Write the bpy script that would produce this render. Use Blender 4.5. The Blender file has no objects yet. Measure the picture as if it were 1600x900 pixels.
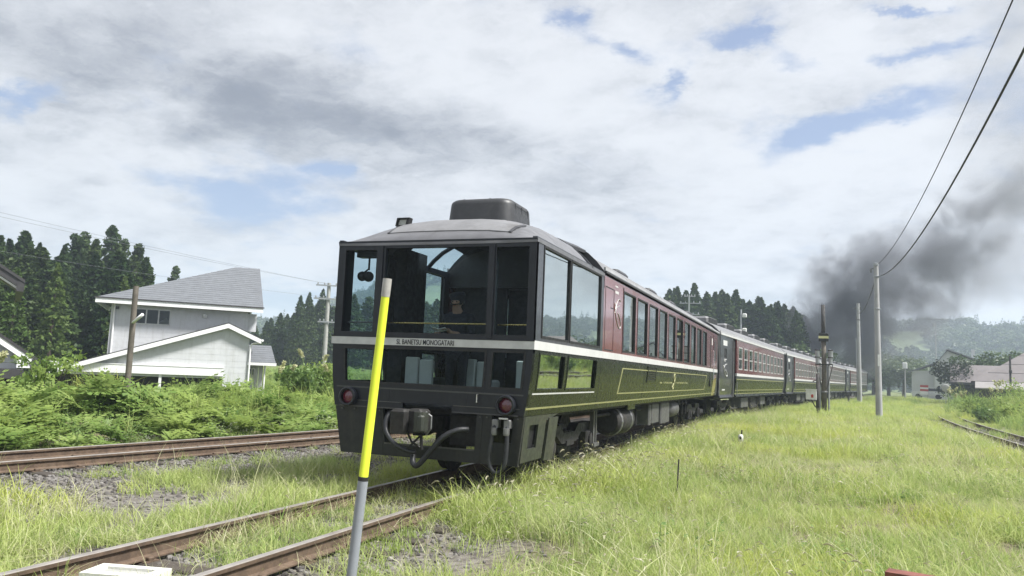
import bpy, bmesh, math, random
import numpy as np
from mathutils import Vector, Matrix, Quaternion

SC = bpy.context.scene
COL = SC.collection
R = math.radians
rng = np.random.default_rng(7)
random.seed(7)

# ------------------------------------------------------------------ camera
CAM_H = 1.518
cd = bpy.data.cameras.new("camera")
cam = bpy.data.objects.new("camera", cd)
COL.objects.link(cam)
cr = Vector((0.93435, 0.35388, 0.04189)); cu = Vector((-0.00126, -0.11427, 0.99345)); cf = Vector((-0.35635, 0.92828, 0.10632))
m = Matrix((( cr.x, cu.x, -cf.x, 0), (cr.y, cu.y, -cf.y, 0), (cr.z, cu.z, -cf.z, CAM_H), (0, 0, 0, 1)))
cam.matrix_world = m
cd.sensor_width = 36.0
cd.lens = 27.515
cd.clip_start = 0.05
cd.clip_end = 6000
SC.camera = cam

# ------------------------------------------------------------------ exposure, sky, sun
SC.view_settings.view_transform = 'Standard'
SC.view_settings.look = 'None'
SC.view_settings.exposure = 1.0
SC.view_settings.gamma = 1.0
SUN_EL, SUN_AZ = R(56), R(88)          # azimuth from +Y towards +X
BLUE = [(-1.667, 1.195, 7.0, 7.971, -3.47, 16.009, 1.0), (-1.604, 1.893, 3.68, 3.136, -2.349, 3.233, 1.0), (-1.272, 1.82, 12.826, 9.819, -11.656, 11.648, 0.7), (0.087, 1.896, 5.262, -0.932, 6.653, 11.382, 1.25), (-0.12, 1.543, 12.505, 1.515, -8.054, 21.559, 1.0), (-0.287, 1.643, 18.602, -4.665, 21.814, 20.011, 0.9), (-0.379, 1.49, 11.961, 4.139, -16.917, 27.652, 0.6), (0.193, 1.616, 13.356, -2.421, 4.122, 30.919, 0.8), (-0.014, 1.626, 20.717, 0.157, -5.479, 29.798, 0.4), (-0.447, 1.378, 17.684, 8.602, -23.338, 27.955, 0.6), (-2.518, 2.265, 5.122, 5.417, -2.235, 4.026, 0.5), (-2.2, 2.832, 2.357, 1.844, -2.483, 2.87, 0.8), (0.384, 1.928, 13.914, -2.631, -0.623, 8.14, 0.5), (-1.503, 2.373, 4.787, 2.891, -2.419, 6.938, 0.35), (0.181, 1.471, 16.8, -1.943, -9.349, 53.96, 0.8)]
GREY = [(-1.254, 1.336, 1.366, 1.485, -3.207, 2.632, 1.0), (-1.043, 1.613, 2.563, 1.917, -5.271, 5.446, 0.6), (-0.941, 1.915, 1.903, 1.027, -2.036, 3.078, 0.4), (-1.858, 1.398, 3.673, 4.517, -3.925, 7.622, 0.35), (-0.04, 3.418, 2.155, 0.024, 0.179, 2.444, 0.12), (-1.949, 2.046, 2.45, 2.21, -2.594, 5.735, 0.2)]
WHITE = [(-1.744, 1.376, 3.798, 3.888, -1.061, 8.184, 0.7), (-1.818, 2.358, 3.383, 2.261, -0.115, 6.599, 1.0), (-0.564, 1.409, 2.846, 1.055, -2.26, 8.215, 0.6), (0.042, 1.722, 4.354, -0.658, 4.878, 11.896, 0.7), (0.005, 2.084, 4.021, 0.225, -3.797, 8.595, 0.6), (-0.541, 1.804, 3.124, 0.881, -1.26, 5.544, 0.4)]

class NT:
    """small wrapper: builds shader nodes with plain expressions"""
    def __init__(s, tree): s.t = tree; s.n = tree.nodes; s.l = tree.links
    def node(s, typ, **kw):
        n = s.n.new(typ)
        for k, v in kw.items(): setattr(n, k, v)
        return n
    def put(s, sock, v):
        if hasattr(v, 'is_output') or isinstance(v, bpy.types.NodeSocket): s.l.new(v, sock)
        else: sock.default_value = v
    def math(s, op, a, b=0.0, c=None, clamp=False):
        n = s.node('ShaderNodeMath', operation=op, use_clamp=clamp)
        s.put(n.inputs[0], a); s.put(n.inputs[1], b)
        if c is not None: s.put(n.inputs[2], c)
        return n.outputs[0]
    def vmath(s, op, a, b=(0, 0, 0), scale=None):
        n = s.node('ShaderNodeVectorMath', operation=op)
        s.put(n.inputs[0], a)
        if op not in ('LENGTH', 'NORMALIZE', 'SCALE'): s.put(n.inputs[1], b)
        if scale is not None: s.put(n.inputs['Scale'], scale)
        return n.outputs['Value'] if op in ('LENGTH', 'DOT_PRODUCT', 'DISTANCE') else n.outputs[0]
    def noise(s, vec, scale, detail=4, rough=.55, dist=0.0, out=0, lac=2.0):
        n = s.node('ShaderNodeTexNoise'); s.put(n.inputs['Vector'], vec)
        for k, v in (('Scale', scale), ('Detail', detail), ('Roughness', rough), ('Distortion', dist), ('Lacunarity', lac)): s.put(n.inputs[k], v)
        return n.outputs[out]
    def ramp(s, v, lo, hi, a=0.0, b=1.0, smooth=True):
        n = s.node('ShaderNodeMapRange', interpolation_type='SMOOTHSTEP' if smooth else 'LINEAR', clamp=True) if smooth else s.node('ShaderNodeMapRange', clamp=True)
        for i, x in enumerate((v, lo, hi, a, b)): s.put(n.inputs[i], x)
        return n.outputs[0]
    def mix(s, f, a, b, typ='MIX'):
        n = s.node('ShaderNodeMix', data_type='RGBA', blend_type=typ)
        s.put(n.inputs[0], f); s.put(n.inputs[6], a if not isinstance(a, tuple) else (*a[:3], 1)); s.put(n.inputs[7], b if not isinstance(b, tuple) else (*b[:3], 1))
        return n.outputs[2]
    def combine(s, x, y, z):
        n = s.node('ShaderNodeCombineXYZ'); s.put(n.inputs[0], x); s.put(n.inputs[1], y); s.put(n.inputs[2], z); return n.outputs[0]
    def sep(s, v):
        n = s.node('ShaderNodeSeparateXYZ'); s.put(n.inputs[0], v); return n.outputs

W = bpy.data.worlds.new("World"); SC.world = W; W.use_nodes = True
t = NT(W.node_tree); t.n.clear()
d = t.node('ShaderNodeTexCoord').outputs['Generated']
dx, dy, dz = t.sep(d)
den = t.math('ADD', t.math('MAXIMUM', dz, 0.0), 0.2)
qx = t.math('DIVIDE', dx, den); qy = t.math('DIVIDE', dy, den)
q = t.combine(qx, qy, 0.0)
wv = t.vmath('SUBTRACT', t.noise(q, 4.0, 6, .68, out=1), (.5, .5, .5))
qw = t.vmath('ADD', q, t.vmath('SCALE', wv, scale=.30))
qwx, qwy, _ = t.sep(qw)
def blob_sum(lst):
    tot = 0.0
    for cx, cy, a, b, c, e, amp in lst:
        ox = t.math('SUBTRACT', qwx, cx); oy = t.math('SUBTRACT', qwy, cy)
        u = t.math('ADD', t.math('MULTIPLY', ox, a), t.math('MULTIPLY', oy, b))
        v = t.math('ADD', t.math('MULTIPLY', ox, c), t.math('MULTIPLY', oy, e))
        r2 = t.math('ADD', t.math('MULTIPLY', u, u), t.math('MULTIPLY', v, v))
        g = t.math('MULTIPLY', t.math('EXPONENT', t.math('MULTIPLY', r2, -0.9)), amp)
        tot = g if isinstance(tot, float) else t.math('ADD', tot, g)
    return tot
n1 = t.noise(q, 1.5, 7, .58, .35)
n2 = t.noise(q, 4.2, 7, .58, .1)
n3 = t.noise(t.vmath('ADD', q, (3.1, 7.7, 0)), 1.1, 5, .55, .3)
n5 = t.noise(q, 6.0, 6, .58, .1)
cov = t.math('ADD', t.math('ADD', t.math('MULTIPLY', n1, .6), t.math('MULTIPLY', n2, .75)), t.math('MULTIPLY', n5, .7))
cov = t.math('SUBTRACT', t.math('SUBTRACT', cov, .225), t.math('MULTIPLY', blob_sum(BLUE), .56))
mask = t.ramp(cov, .28, .74)
n4 = t.noise(t.vmath('ADD', t.vmath('MULTIPLY', q, (1.0, 1.25, 1.0)), (1.7, 2.2, 0)), 3.0, 7, .56, .15)
bil = t.math('ABSOLUTE', t.math('SUBTRACT', t.noise(t.vmath('ADD', qw, (5.3, 1.1, 0)), 3.6, 5, .55, .1), .5))
bil2 = t.math('ABSOLUTE', t.math('SUBTRACT', t.noise(t.vmath('ADD', qw, (9.3, 4.1, 0)), 9.0, 4, .55, .1), .5))
shade = t.math('ADD', t.math('ADD', t.math('MULTIPLY', n3, .55), t.math('MULTIPLY', n4, 1.05)), t.math('MULTIPLY', n5, .18))
shade = t.math('ADD', shade, t.math('SUBTRACT', .16, t.math('ADD', t.math('MULTIPLY', bil, 1.0), t.math('MULTIPLY', bil2, .55))))
shade = t.math('SUBTRACT', shade, t.math('MULTIPLY', blob_sum(GREY), .38))
shade = t.math('ADD', shade, t.math('MULTIPLY', blob_sum(WHITE), .16))
shade = t.math('ADD', shade, t.ramp(dz, .42, .0, 0.0, .05))
lit = t.ramp(shade, .20, 1.20, 0, 1)
CS = 1.0
cloud = t.mix(lit, (1.22*CS, 1.33*CS, 1.64*CS), (4.15*CS, 4.25*CS, 4.48*CS))
sky = t.node('ShaderNodeTexSky', sky_type='NISHITA', sun_disc=False, sun_elevation=SUN_EL, sun_rotation=SUN_AZ, altitude=200, air_density=1.0, dust_density=1.5, ozone_density=1.3)
skyc = t.mix(.62, sky.outputs[0], (1.5, 1.8, 2.75))
col = t.mix(mask, skyc, cloud)
bg = t.node('ShaderNodeBackground'); t.put(bg.inputs[0], col); bg.inputs[1].default_value = 0.1
out = t.node('ShaderNodeOutputWorld'); t.l.new(bg.outputs[0], out.inputs[0])

sl = bpy.data.lights.new("sun", 'SUN'); sl.energy = 4.6; sl.angle = R(10); sl.color = (1.0, .98, .945)
so = bpy.data.objects.new("sun", sl); COL.objects.link(so)
sd = Vector((math.sin(SUN_AZ)*math.cos(SUN_EL), math.cos(SUN_AZ)*math.cos(SUN_EL), math.sin(SUN_EL)))
so.rotation_euler = sd.to_track_quat('Z', 'Y').to_euler(); so.location = sd*200
SC.cycles.max_bounces = 8; SC.cycles.transparent_max_bounces = 16; SC.cycles.volume_bounces = 1
SC.cycles.diffuse_bounces = 3; SC.cycles.glossy_bounces = 3; SC.cycles.transmission_bounces = 4
SC.cycles.volume_step_rate = 2.0; SC.cycles.volume_max_steps = 96
SC.cycles.sample_clamp_indirect = 6; SC.cycles.caustics_reflective = False; SC.cycles.caustics_refractive = False
try: SC.cycles.use_denoising = True; SC.cycles.denoiser = 'OPENIMAGEDENOISE'
except Exception: pass

# ------------------------------------------------------------------ materials
def new_mat(name):
    mt = bpy.data.materials.new(name); mt.use_nodes = True
    nt = NT(mt.node_tree); nt.n.clear()
    o = nt.node('ShaderNodeOutputMaterial'); return mt, nt, o

def pmat(name, col, rough=.6, metal=0.0, var=.15, vscale=6.0, coat=0.0, coat_ior=1.75, bump=0.0, bscale=40.0, dirt=None, dirt_amt=.3, dirt_scale=2.5, spec=.5, coord='Object', streak=0.0, streak_col=(.09, .085, .07)):
    mt, nt, o = new_mat(name)
    tc = nt.node('ShaderNodeTexCoord').outputs[coord]
    b = nt.node('ShaderNodeBsdfPrincipled')
    nz = nt.noise(tc, vscale, 5, .6)
    lo = tuple(c*(1-var) for c in col); hi = tuple(min(1, c*(1+var)) for c in col)
    c = nt.mix(nt.ramp(nz, .3, .7), lo, hi)
    if dirt:
        dm = nt.ramp(nt.noise(tc, dirt_scale, 7, .68, .4), .5, .74)
        c = nt.mix(nt.math('MULTIPLY', dm, dirt_amt), c, dirt)
    if streak:
        sm_ = nt.ramp(nt.noise(nt.vmath('MULTIPLY', tc, (2.2, 2.2, .22)), 3.0, 6, .65), .48, .72)
        c = nt.mix(nt.math('MULTIPLY', sm_, streak), c, streak_col)
    nt.put(b.inputs['Base Color'], c)
    rr = nt.ramp(nt.noise(tc, vscale*2.3, 4, .6), .3, .7, max(.02, rough*.8), min(1, rough*1.2))
    nt.put(b.inputs['Roughness'], rr); b.inputs['Metallic'].default_value = metal
    b.inputs['Specular IOR Level'].default_value = spec
    if coat: b.inputs['Coat Weight'].default_value = coat; b.inputs['Coat Roughness'].default_value = .05; b.inputs['Coat IOR'].default_value = coat_ior
    if bump:
        bp = nt.node('ShaderNodeBump'); bp.inputs['Strength'].default_value = bump; bp.inputs['Distance'].default_value = .01
        nt.put(bp.inputs['Height'], nt.noise(tc, bscale, 4, .6)); nt.l.new(bp.outputs[0], b.inputs['Normal'])
    nt.l.new(b.outputs[0], o.inputs[0])
    return mt

def glass_mat(name, tint, f0, rough=.01, power=3.0):
    """a single sheet of coated glass: tinted see-through, mirror share rising towards grazing"""
    mt, nt, o = new_mat(name)
    tr = nt.node('ShaderNodeBsdfTransparent'); tr.inputs[0].default_value = (*tint, 1)
    gl = nt.node('ShaderNodeBsdfGlossy'); gl.inputs['Roughness'].default_value = rough; gl.inputs[0].default_value = (.90, .96, .94, 1)
    tc = nt.node('ShaderNodeTexCoord').outputs['Object']
    bp = nt.node('ShaderNodeBump'); bp.inputs['Strength'].default_value = .025; bp.inputs['Distance'].default_value = .02
    nt.put(bp.inputs['Height'], nt.noise(tc, 1.6, 2, .5)); nt.l.new(bp.outputs[0], gl.inputs['Normal'])
    ge = nt.node('ShaderNodeNewGeometry')
    c = nt.math('ABSOLUTE', nt.vmath('DOT_PRODUCT', ge.outputs['Normal'], ge.outputs['Incoming']))
    g = nt.math('POWER', nt.math('SUBTRACT', 1.0, c, clamp=True), power)
    f = nt.math('ADD', f0, nt.math('MULTIPLY', g, 1 - f0))
    f = nt.math('MULTIPLY', f, nt.math('SUBTRACT', 1.0, nt.math('MULTIPLY', ge.outputs['Backfacing'], .65)))
    mx = nt.node('ShaderNodeMixShader'); nt.put(mx.inputs[0], f); nt.l.new(tr.outputs[0], mx.inputs[1]); nt.l.new(gl.outputs[0], mx.inputs[2])
    nt.l.new(mx.outputs[0], o.inputs[0]); return mt

def leaf_mat(name, stops, trans=.45, rough=.5, patch=None, patch_scale=.35, gloss=.04):
    """foliage: colour varies by instance/object and by world-position patch; partly translucent"""
    mt, nt, o = new_mat(name)
    oi = nt.node('ShaderNodeObjectInfo').outputs['Random']
    geo = nt.node('ShaderNodeNewGeometry')
    ri = geo.outputs['Random Per Island']
    v = nt.math('ADD', nt.math('MULTIPLY', oi, .55), nt.math('MULTIPLY', ri, .45))
    cr_ = nt.node('ShaderNodeValToRGB'); nt.put(cr_.inputs[0], v)
    el = cr_.color_ramp.elements
    while len(el) < len(stops): el.new(.5)
    for i, s in enumerate(stops): el[i].position = i/(len(stops)-1); el[i].color = (*s, 1)
    c = cr_.outputs[0]
    if patch:
        pm = nt.ramp(nt.noise(geo.outputs['Position'], patch_scale, 4, .6), .45, .65)
        c = nt.mix(nt.math('MULTIPLY', pm, .75), c, patch)
    di = nt.node('ShaderNodeBsdfDiffuse'); nt.put(di.inputs[0], c)
    tl = nt.node('ShaderNodeBsdfTranslucent'); nt.put(tl.inputs[0], c)
    m1 = nt.node('ShaderNodeMixShader'); m1.inputs[0].default_value = trans
    nt.l.new(di.outputs[0], m1.inputs[1]); nt.l.new(tl.outputs[0], m1.inputs[2])
    gl = nt.node('ShaderNodeBsdfGlossy'); gl.inputs['Roughness'].default_value = rough
    m2 = nt.node('ShaderNodeMixShader'); m2.inputs[0].default_value = gloss
    nt.l.new(m1.outputs[0], m2.inputs[1]); nt.l.new(gl.outputs[0], m2.inputs[2])
    nt.l.new(m2.outputs[0], o.inputs[0]); return mt

M = {}
M['front'] = pmat('front_paint', (.0075, .009, .0135), .36, var=.12, dirt=(.028, .029, .03), dirt_amt=.35, spec=.4, streak=.25, streak_col=(.022, .023, .025))
M['dome'] = pmat('dome_grey_paint', (.145, .145, .153), .42, metal=.2, var=.12, vscale=3, dirt=(.06, .06, .06), dirt_amt=.4)
M['roofgrey'] = pmat('roof_grey_paint', (.16, .16, .165), .5, var=.15, vscale=2, dirt=(.06, .055, .05), dirt_amt=.5)
M['rooflight'] = pmat('roof_edge_paint', (.36, .36, .37), .45, var=.1, dirt=(.15, .15, .14), dirt_amt=.5)
M['hood'] = pmat('dark_roof_paint', (.03, .03, .033), .45, var=.2)
M['unit'] = pmat('unit_casing', (.032, .033, .036), .5, var=.15, dirt=(.08, .08, .078), dirt_amt=.35)
M['red'] = pmat('maroon_paint', (.19, .042, .038), .22, var=.07, coat=1.0, dirt=(.10, .06, .055), dirt_amt=.25, streak=.3, streak_col=(.10, .06, .05))
M['green'] = pmat('olive_paint', (.013, .017, .011), .26, var=.08, coat=0.0, dirt=(.04, .038, .028), dirt_amt=.3, streak=.4, streak_col=(.026, .025, .018), spec=.13)
M['darkside'] = pmat('dark_side_paint', (.03, .032, .038), .35, var=.1, coat=.4)
M['white'] = pmat('white_stripe_paint', (.52, .52, .51), .4, var=.05, dirt=(.4, .4, .37), dirt_amt=.35)
M['silver'] = pmat('silver_band', (.46, .46, .45), .35, metal=.35, var=.1)
M['yellow'] = pmat('gold_line_paint', (.25, .25, .11), .5, var=.08)
M['black'] = pmat('black_rubber', (.010, .010, .011), .6, var=.2)
M['under'] = pmat('underframe_black', (.014, .013, .012), .75, var=.3, dirt=(.06, .045, .03), dirt_amt=.4)
M['skirt'] = pmat('skirt_paint', (.012, .013, .016), .55, var=.15, streak=.5, streak_col=(.04, .036, .03), dirt=(.06, .055, .045), dirt_amt=.4)
M['skirtside'] = pmat('skirt_side_paint', (.034, .038, .030), .5, var=.15, dirt=(.09, .08, .06), dirt_amt=.4)
M['boxgrey'] = pmat('equipment_grey', (.07, .07, .068), .6, var=.2, dirt=(.06, .045, .03), dirt_amt=.6)
M['steelpipe'] = pmat('pipe_steel', (.18, .18, .18), .45, metal=.5, var=.2)
M['hose'] = pmat('hose_rubber', (.020, .021, .024), .55, var=.2)
M['chrome'] = pmat('bright_metal', (.62, .62, .62), .25, metal=.9, var=.1)
M['brass'] = pmat('brass_rail', (.55, .40, .14), .25, metal=.9, var=.1)
M['lens'] = pmat('red_lens', (.10, .008, .022), .25, var=.2, coat=.5)
M['glass_front'] = glass_mat('front_glass', (.70, .79, .82), .006, power=5)
M['glass_obs'] = glass_mat('observation_glass', (.55, .62, .63), .50)
M['glass_side'] = glass_mat('side_glass', (.30, .34, .34), .44)
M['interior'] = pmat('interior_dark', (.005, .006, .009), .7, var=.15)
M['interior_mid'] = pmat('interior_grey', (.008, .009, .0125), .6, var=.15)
M['seatwhite'] = pmat('seat_cover', (.62, .64, .60), .8, var=.05)
M['seatdark'] = pmat('seat_cloth', (.05, .055, .06), .9, var=.1)
M['rust'] = pmat('rail_rust', (.098, .066, .044), .8, var=.3, vscale=9, bump=.4, dirt=(.15, .115, .08), dirt_amt=.5)
M['railtop'] = pmat('rail_head', (.30, .275, .25), .42, metal=.35, var=.15, vscale=4, dirt=(.16, .11, .08), dirt_amt=.5)
M['wood_old'] = pmat('old_timber', (.055, .045, .036), .9, var=.3, vscale=3, bump=.5, bscale=18)
M['concrete'] = pmat('weathered_concrete', (.34, .34, .32), .85, var=.12, vscale=5, bump=.25, dirt=(.17, .165, .14), dirt_amt=.6)
M['whiteconc'] = pmat('whitewashed_concrete', (.60, .60, .54), .85, var=.1, vscale=6, bump=.25, dirt=(.30, .30, .2), dirt_amt=.5)
M['fluoro'] = pmat('fluorescent_yellow', (.62, .72, .035), .55, var=.06, dirt=(.42, .46, .10), dirt_amt=.5, dirt_scale=9)
M['stakegrey'] = pmat('grey_plastic', (.26, .28, .31), .55, var=.08, dirt=(.16, .15, .13), dirt_amt=.5, dirt_scale=11)
M['capgrey'] = pmat('reflective_cap', (.36, .35, .33), .4, var=.12, vscale=30)
M['wallwhite'] = pmat('white_siding', (.55, .56, .575), .75, var=.04, dirt=(.42, .42, .40), dirt_amt=.35, dirt_scale=1.2, streak=.35, streak_col=(.36, .36, .34))
M['fascia'] = pmat('white_fascia', (.80, .80, .80), .55, var=.03)
M['roofslate'] = pmat('grey_roofing', (.125, .133, .145), .7, var=.10, vscale=3, bump=.3, dirt=(.11, .115, .12), dirt_amt=.4)
M['rooftrim'] = pmat('dark_roof_trim', (.045, .043, .045), .5, var=.1)
M['brownroof'] = pmat('brown_sheet_roof', (.165, .148, .147), .55, var=.08, vscale=1.2, dirt=(.2, .16, .14), dirt_amt=.5)
M['paleroof'] = pmat('pale_sheet_roof', (.24, .225, .215), .5, var=.08)
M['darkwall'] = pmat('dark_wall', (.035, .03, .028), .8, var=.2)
M['winglass'] = glass_mat('house_glass', (.25, .27, .28), .035, power=4)
M['woodpole'] = pmat('weathered_pole', (.12, .105, .085), .9, var=.3, vscale=4, bump=.5, dirt=(.2, .19, .15), dirt_amt=.5)
M['darkpole'] = pmat('creosoted_pole', (.045, .042, .04), .85, var=.3, vscale=4)
M['polegrey'] = pmat('concrete_pole', (.33, .33, .335), .8, var=.08, vscale=2, dirt=(.22, .22, .21), dirt_amt=.5)
M['galv'] = pmat('galvanised_steel', (.34, .35, .36), .45, metal=.5, var=.12)
M['wire'] = pmat('wire_black', (.02, .02, .022), .6, var=.1)
M['pale'] = pmat('pale_wire', (.16, .17, .19), .6, var=.1)
M['boxwhite'] = pmat('white_box_paint', (.66, .66, .64), .5, var=.05, dirt=(.4, .36, .3), dirt_amt=.4)
M['redmark'] = pmat('red_mark', (.42, .05, .04), .5, var=.1)
M['signyellow'] = pmat('pale_yellow_band', (.62, .60, .30), .5, var=.05)
M['skin'] = pmat('skin', (.34, .21, .155), .55, var=.08, vscale=20)
M['uniform'] = pmat('navy_cloth', (.012, .014, .022), .9, var=.2, vscale=20)
M['hair'] = pmat('black_hair', (.008, .007, .007), .6, var=.2)
M['paper'] = pmat('white_paper', (.65, .65, .62), .7, var=.03)
M['phone'] = pmat('dark_device', (.02, .02, .022), .3, var=.1)
M['redrust'] = pmat('red_rusty_steel', (.16, .055, .04), .75, var=.25, vscale=12, bump=.4, dirt=(.09, .05, .035), dirt_amt=.6)
M['carwhite'] = pmat('white_car_paint', (.72, .73, .74), .25, var=.03, coat=.8)
M['bark'] = pmat('bark', (.06, .045, .034), .95, var=.3, vscale=6, bump=.6)
M['stone'] = pmat('ballast_stone', (.18, .165, .15), .9, var=.45, vscale=1.3, coord='Generated', bump=.3)
def stone_mat():
    mt, nt, o = new_mat('ballast')
    oi = nt.node('ShaderNodeObjectInfo').outputs['Random']
    c = nt.mix(nt.ramp(oi, 0, 1, smooth=False), (.035, .030, .027), (.20, .188, .175))
    b = nt.node('ShaderNodeBsdfPrincipled'); nt.put(b.inputs['Base Color'], c); b.inputs['Roughness'].default_value = .9
    nt.l.new(b.outputs[0], o.inputs[0]); return mt
M['stone'] = stone_mat()
M['grass'] = leaf_mat('meadow_grass', [(.24, .33, .095), (.36, .45, .14), (.46, .52, .195), (.53, .55, .30)], .48, patch=(.50, .54, .115), patch_scale=.25, gloss=.012)
M['grassgreen'] = leaf_mat('green_grass', [(.18, .29, .08), (.26, .37, .105), (.34, .43, .14)], .45, patch=(.30, .38, .09), gloss=.015, patch_scale=.5)
M['drygrass'] = leaf_mat('dry_grass', [(.42, .43, .22), (.52, .51, .30), (.46, .50, .22)], .4)
M['seed'] = leaf_mat('seed_heads', [(.42, .40, .26), (.55, .52, .38)], .5)
M['fern'] = leaf_mat('bracken', [(.12, .21, .048), (.21, .30, .08), (.31, .38, .125)], .45, gloss=.015, patch=(.28, .36, .09), patch_scale=.45)
M['weed'] = leaf_mat('broad_weeds', [(.08, .15, .04), (.14, .225, .055), (.20, .28, .085)], .4)
M['flower'] = leaf_mat('small_white_flowers', [(.62, .62, .52), (.75, .75, .68)], .3)
M['cedar'] = leaf_mat('cedar_needles', [(.020, .042, .016), (.040, .072, .024), (.070, .105, .032)], .3, patch=(.075, .105, .03), patch_scale=.12, gloss=.008)
M['cedarlight'] = leaf_mat('cedar_light', [(.045, .085, .022), (.08, .13, .034), (.115, .155, .045)], .3, gloss=.01)
M['broad'] = leaf_mat('broadleaf', [(.035, .065, .022), (.06, .10, .03), (.09, .13, .04)], .35)
M['broaddark'] = leaf_mat('broadleaf_dark', [(.016, .026, .014), (.028, .042, .02), (.045, .06, .026)], .3)
M['hillwood'] = leaf_mat('hill_wood', [(.03, .058, .022), (.055, .09, .03), (.085, .125, .04)], .3, patch=(.10, .145, .045), patch_scale=.02)

# ------------------------------------------------------------------ builders
class MB:
    def __init__(s): s.v = []; s.f = []
    def add(s, vs, fs):
        n = len(s.v); s.v.extend([tuple(map(float, p)) for p in vs]); s.f.extend([tuple(i + n for i in f) for f in fs]); return s
    def box(s, x0, x1, y0, y1, z0, z1):
        return s.add([(x0,y0,z0),(x1,y0,z0),(x1,y1,z0),(x0,y1,z0),(x0,y0,z1),(x1,y0,z1),(x1,y1,z1),(x0,y1,z1)],
                     [(0,3,2,1),(4,5,6,7),(0,1,5,4),(1,2,6,5),(2,3,7,6),(3,0,4,7)])
    def bbox(s, x0, x1, y0, y1, z0, z1, b):
        """box with chamfered vertical and top edges"""
        ring = lambda i: [(x0+i+b,y0+i),(x1-i-b,y0+i),(x1-i,y0+i+b),(x1-i,y1-i-b),(x1-i-b,y1-i),(x0+i+b,y1-i),(x0+i,y1-i-b),(x0+i,y0+i+b)]
        vs = [(x, y, z0) for x, y in ring(0)] + [(x, y, z1-b) for x, y in ring(0)] + [(x, y, z1) for x, y in ring(b*.8)]
        fs = [tuple(range(7,-1,-1)), tuple(range(16,24))]
        for k in range(2):
            for i in range(8): fs.append((8*k+i, 8*k+(i+1)%8, 8*k+8+(i+1)%8, 8*k+8+i))
        return s.add(vs, fs)
    def rbox(s, x0, x1, y0, y1, z0, z1, rc, rt, flare=0.0, n=5, m_=4):
        """casing with rounded corners and a rounded top edge; flare widens the foot"""
        def ring(i):
            out_ = []
            r = max(.01, rc - i*.5)
            for cx, cy, a0 in ((x1-i-r,y0+i+r,-90),(x1-i-r,y1-i-r,0),(x0+i+r,y1-i-r,90),(x0+i+r,y0+i+r,180)):
                for k in range(n+1):
                    a = R(a0+90*k/n); out_.append((cx+r*math.cos(a), cy+r*math.sin(a)))
            return out_
        lv = [(flare, z0), (0, z1-rt)] + [(rt*(1-math.cos(R(90*k/m_))), z1-rt+rt*math.sin(R(90*k/m_))) for k in range(1, m_+1)]
        vs = []
        for i, z in lv: vs += [(x, y, z) for x, y in ring(i)]
        c = 4*(n+1); fs = [(j*c+k, j*c+(k+1)%c, (j+1)*c+(k+1)%c, (j+1)*c+k) for j in range(len(lv)-1) for k in range(c)]
        fs += [tuple(range(c-1,-1,-1)), tuple(range((len(lv)-1)*c, len(lv)*c))]
        return s.add(vs, fs)
    def quad(s, a, b, c, d): return s.add([a,b,c,d], [(0,1,2,3)])
    def prism(s, poly, fn, w0, w1):
        """2-D polygon extruded: fn(u, v, w) -> xyz"""
        n = len(poly)
        vs = [fn(u, v, w0) for u, v in poly] + [fn(u, v, w1) for u, v in poly]
        fs = [tuple(range(n-1,-1,-1)), tuple(range(n, 2*n))] + [(i,(i+1)%n,n+(i+1)%n,n+i) for i in range(n)]
        return s.add(vs, fs)
    def tube(s, pts, r, n=8, cap=True):
        P = [Vector(p) for p in pts]; rs = r if isinstance(r, (list, tuple)) else [r]*len(P)
        T = [(P[min(i+1,len(P)-1)] - P[max(i-1,0)]).normalized() for i in range(len(P))]
        up = Vector((0,0,1)) if abs(T[0].z) < .9 else Vector((1,0,0))
        a = T[0].cross(up).normalized(); vs = []
        for i, p in enumerate(P):
            a = (a - T[i]*a.dot(T[i]))
            a = a.normalized() if a.length > 1e-6 else T[i].orthogonal().normalized()
            b = T[i].cross(a)
            vs += [p + (a*math.cos(2*math.pi*k/n) + b*math.sin(2*math.pi*k/n))*rs[i] for k in range(n)]
        fs = [(i*n+k, i*n+(k+1)%n, (i+1)*n+(k+1)%n, (i+1)*n+k) for i in range(len(P)-1) for k in range(n)]
        if cap: fs += [tuple(range(n-1,-1,-1)), tuple(range((len(P)-1)*n, len(P)*n))]
        return s.add(vs, fs)
    def lathe(s, prof, c=(0,0,0), axis='z', n=16, cap=True):
        vs = []
        for r, h in prof:
            for k in range(n):
                a = 2*math.pi*k/n; x, y = r*math.cos(a), r*math.sin(a)
                p = {'z': (x,y,h), 'x': (h,x,y), 'y': (x,h,y)}[axis]
                vs.append((p[0]+c[0], p[1]+c[1], p[2]+c[2]))
        m = len(prof)
        fs = [(i*n+k, i*n+(k+1)%n, (i+1)*n+(k+1)%n, (i+1)*n+k) for i in range(m-1) for k in range(n)]
        if cap: fs += [tuple(range(n-1,-1,-1)), tuple(range((m-1)*n, m*n))]
        return s.add(vs, fs)
    def panel(s, us, vs, holes, fn, w0, w1):
        """wall between the outermost us/vs, thickness w0..w1, with rectangular holes; fn(u, v, w) -> xyz"""
        us = sorted(set([round(x,4) for x in us] + [round(x,4) for h in holes for x in h[:2]]))
        vs = sorted(set([round(x,4) for x in vs] + [round(x,4) for h in holes for x in h[2:]]))
        us = [u for u in us]; nu, nv = len(us)-1, len(vs)-1
        solid = [[not any(h[0]-1e-5 <= (us[i]+us[i+1])/2 <= h[1]+1e-5 and h[2]-1e-5 <= (vs[j]+vs[j+1])/2 <= h[3]+1e-5 for h in holes) for j in range(nv)] for i in range(nu)]
        idx = {}; V = []; F = []
        def p(i, j, k):
            if (i,j,k) not in idx: idx[(i,j,k)] = len(V); V.append(fn(us[i], vs[j], (w0,w1)[k]))
            return idx[(i,j,k)]
        S = lambda i, j: 0 <= i < nu and 0 <= j < nv and solid[i][j]
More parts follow.
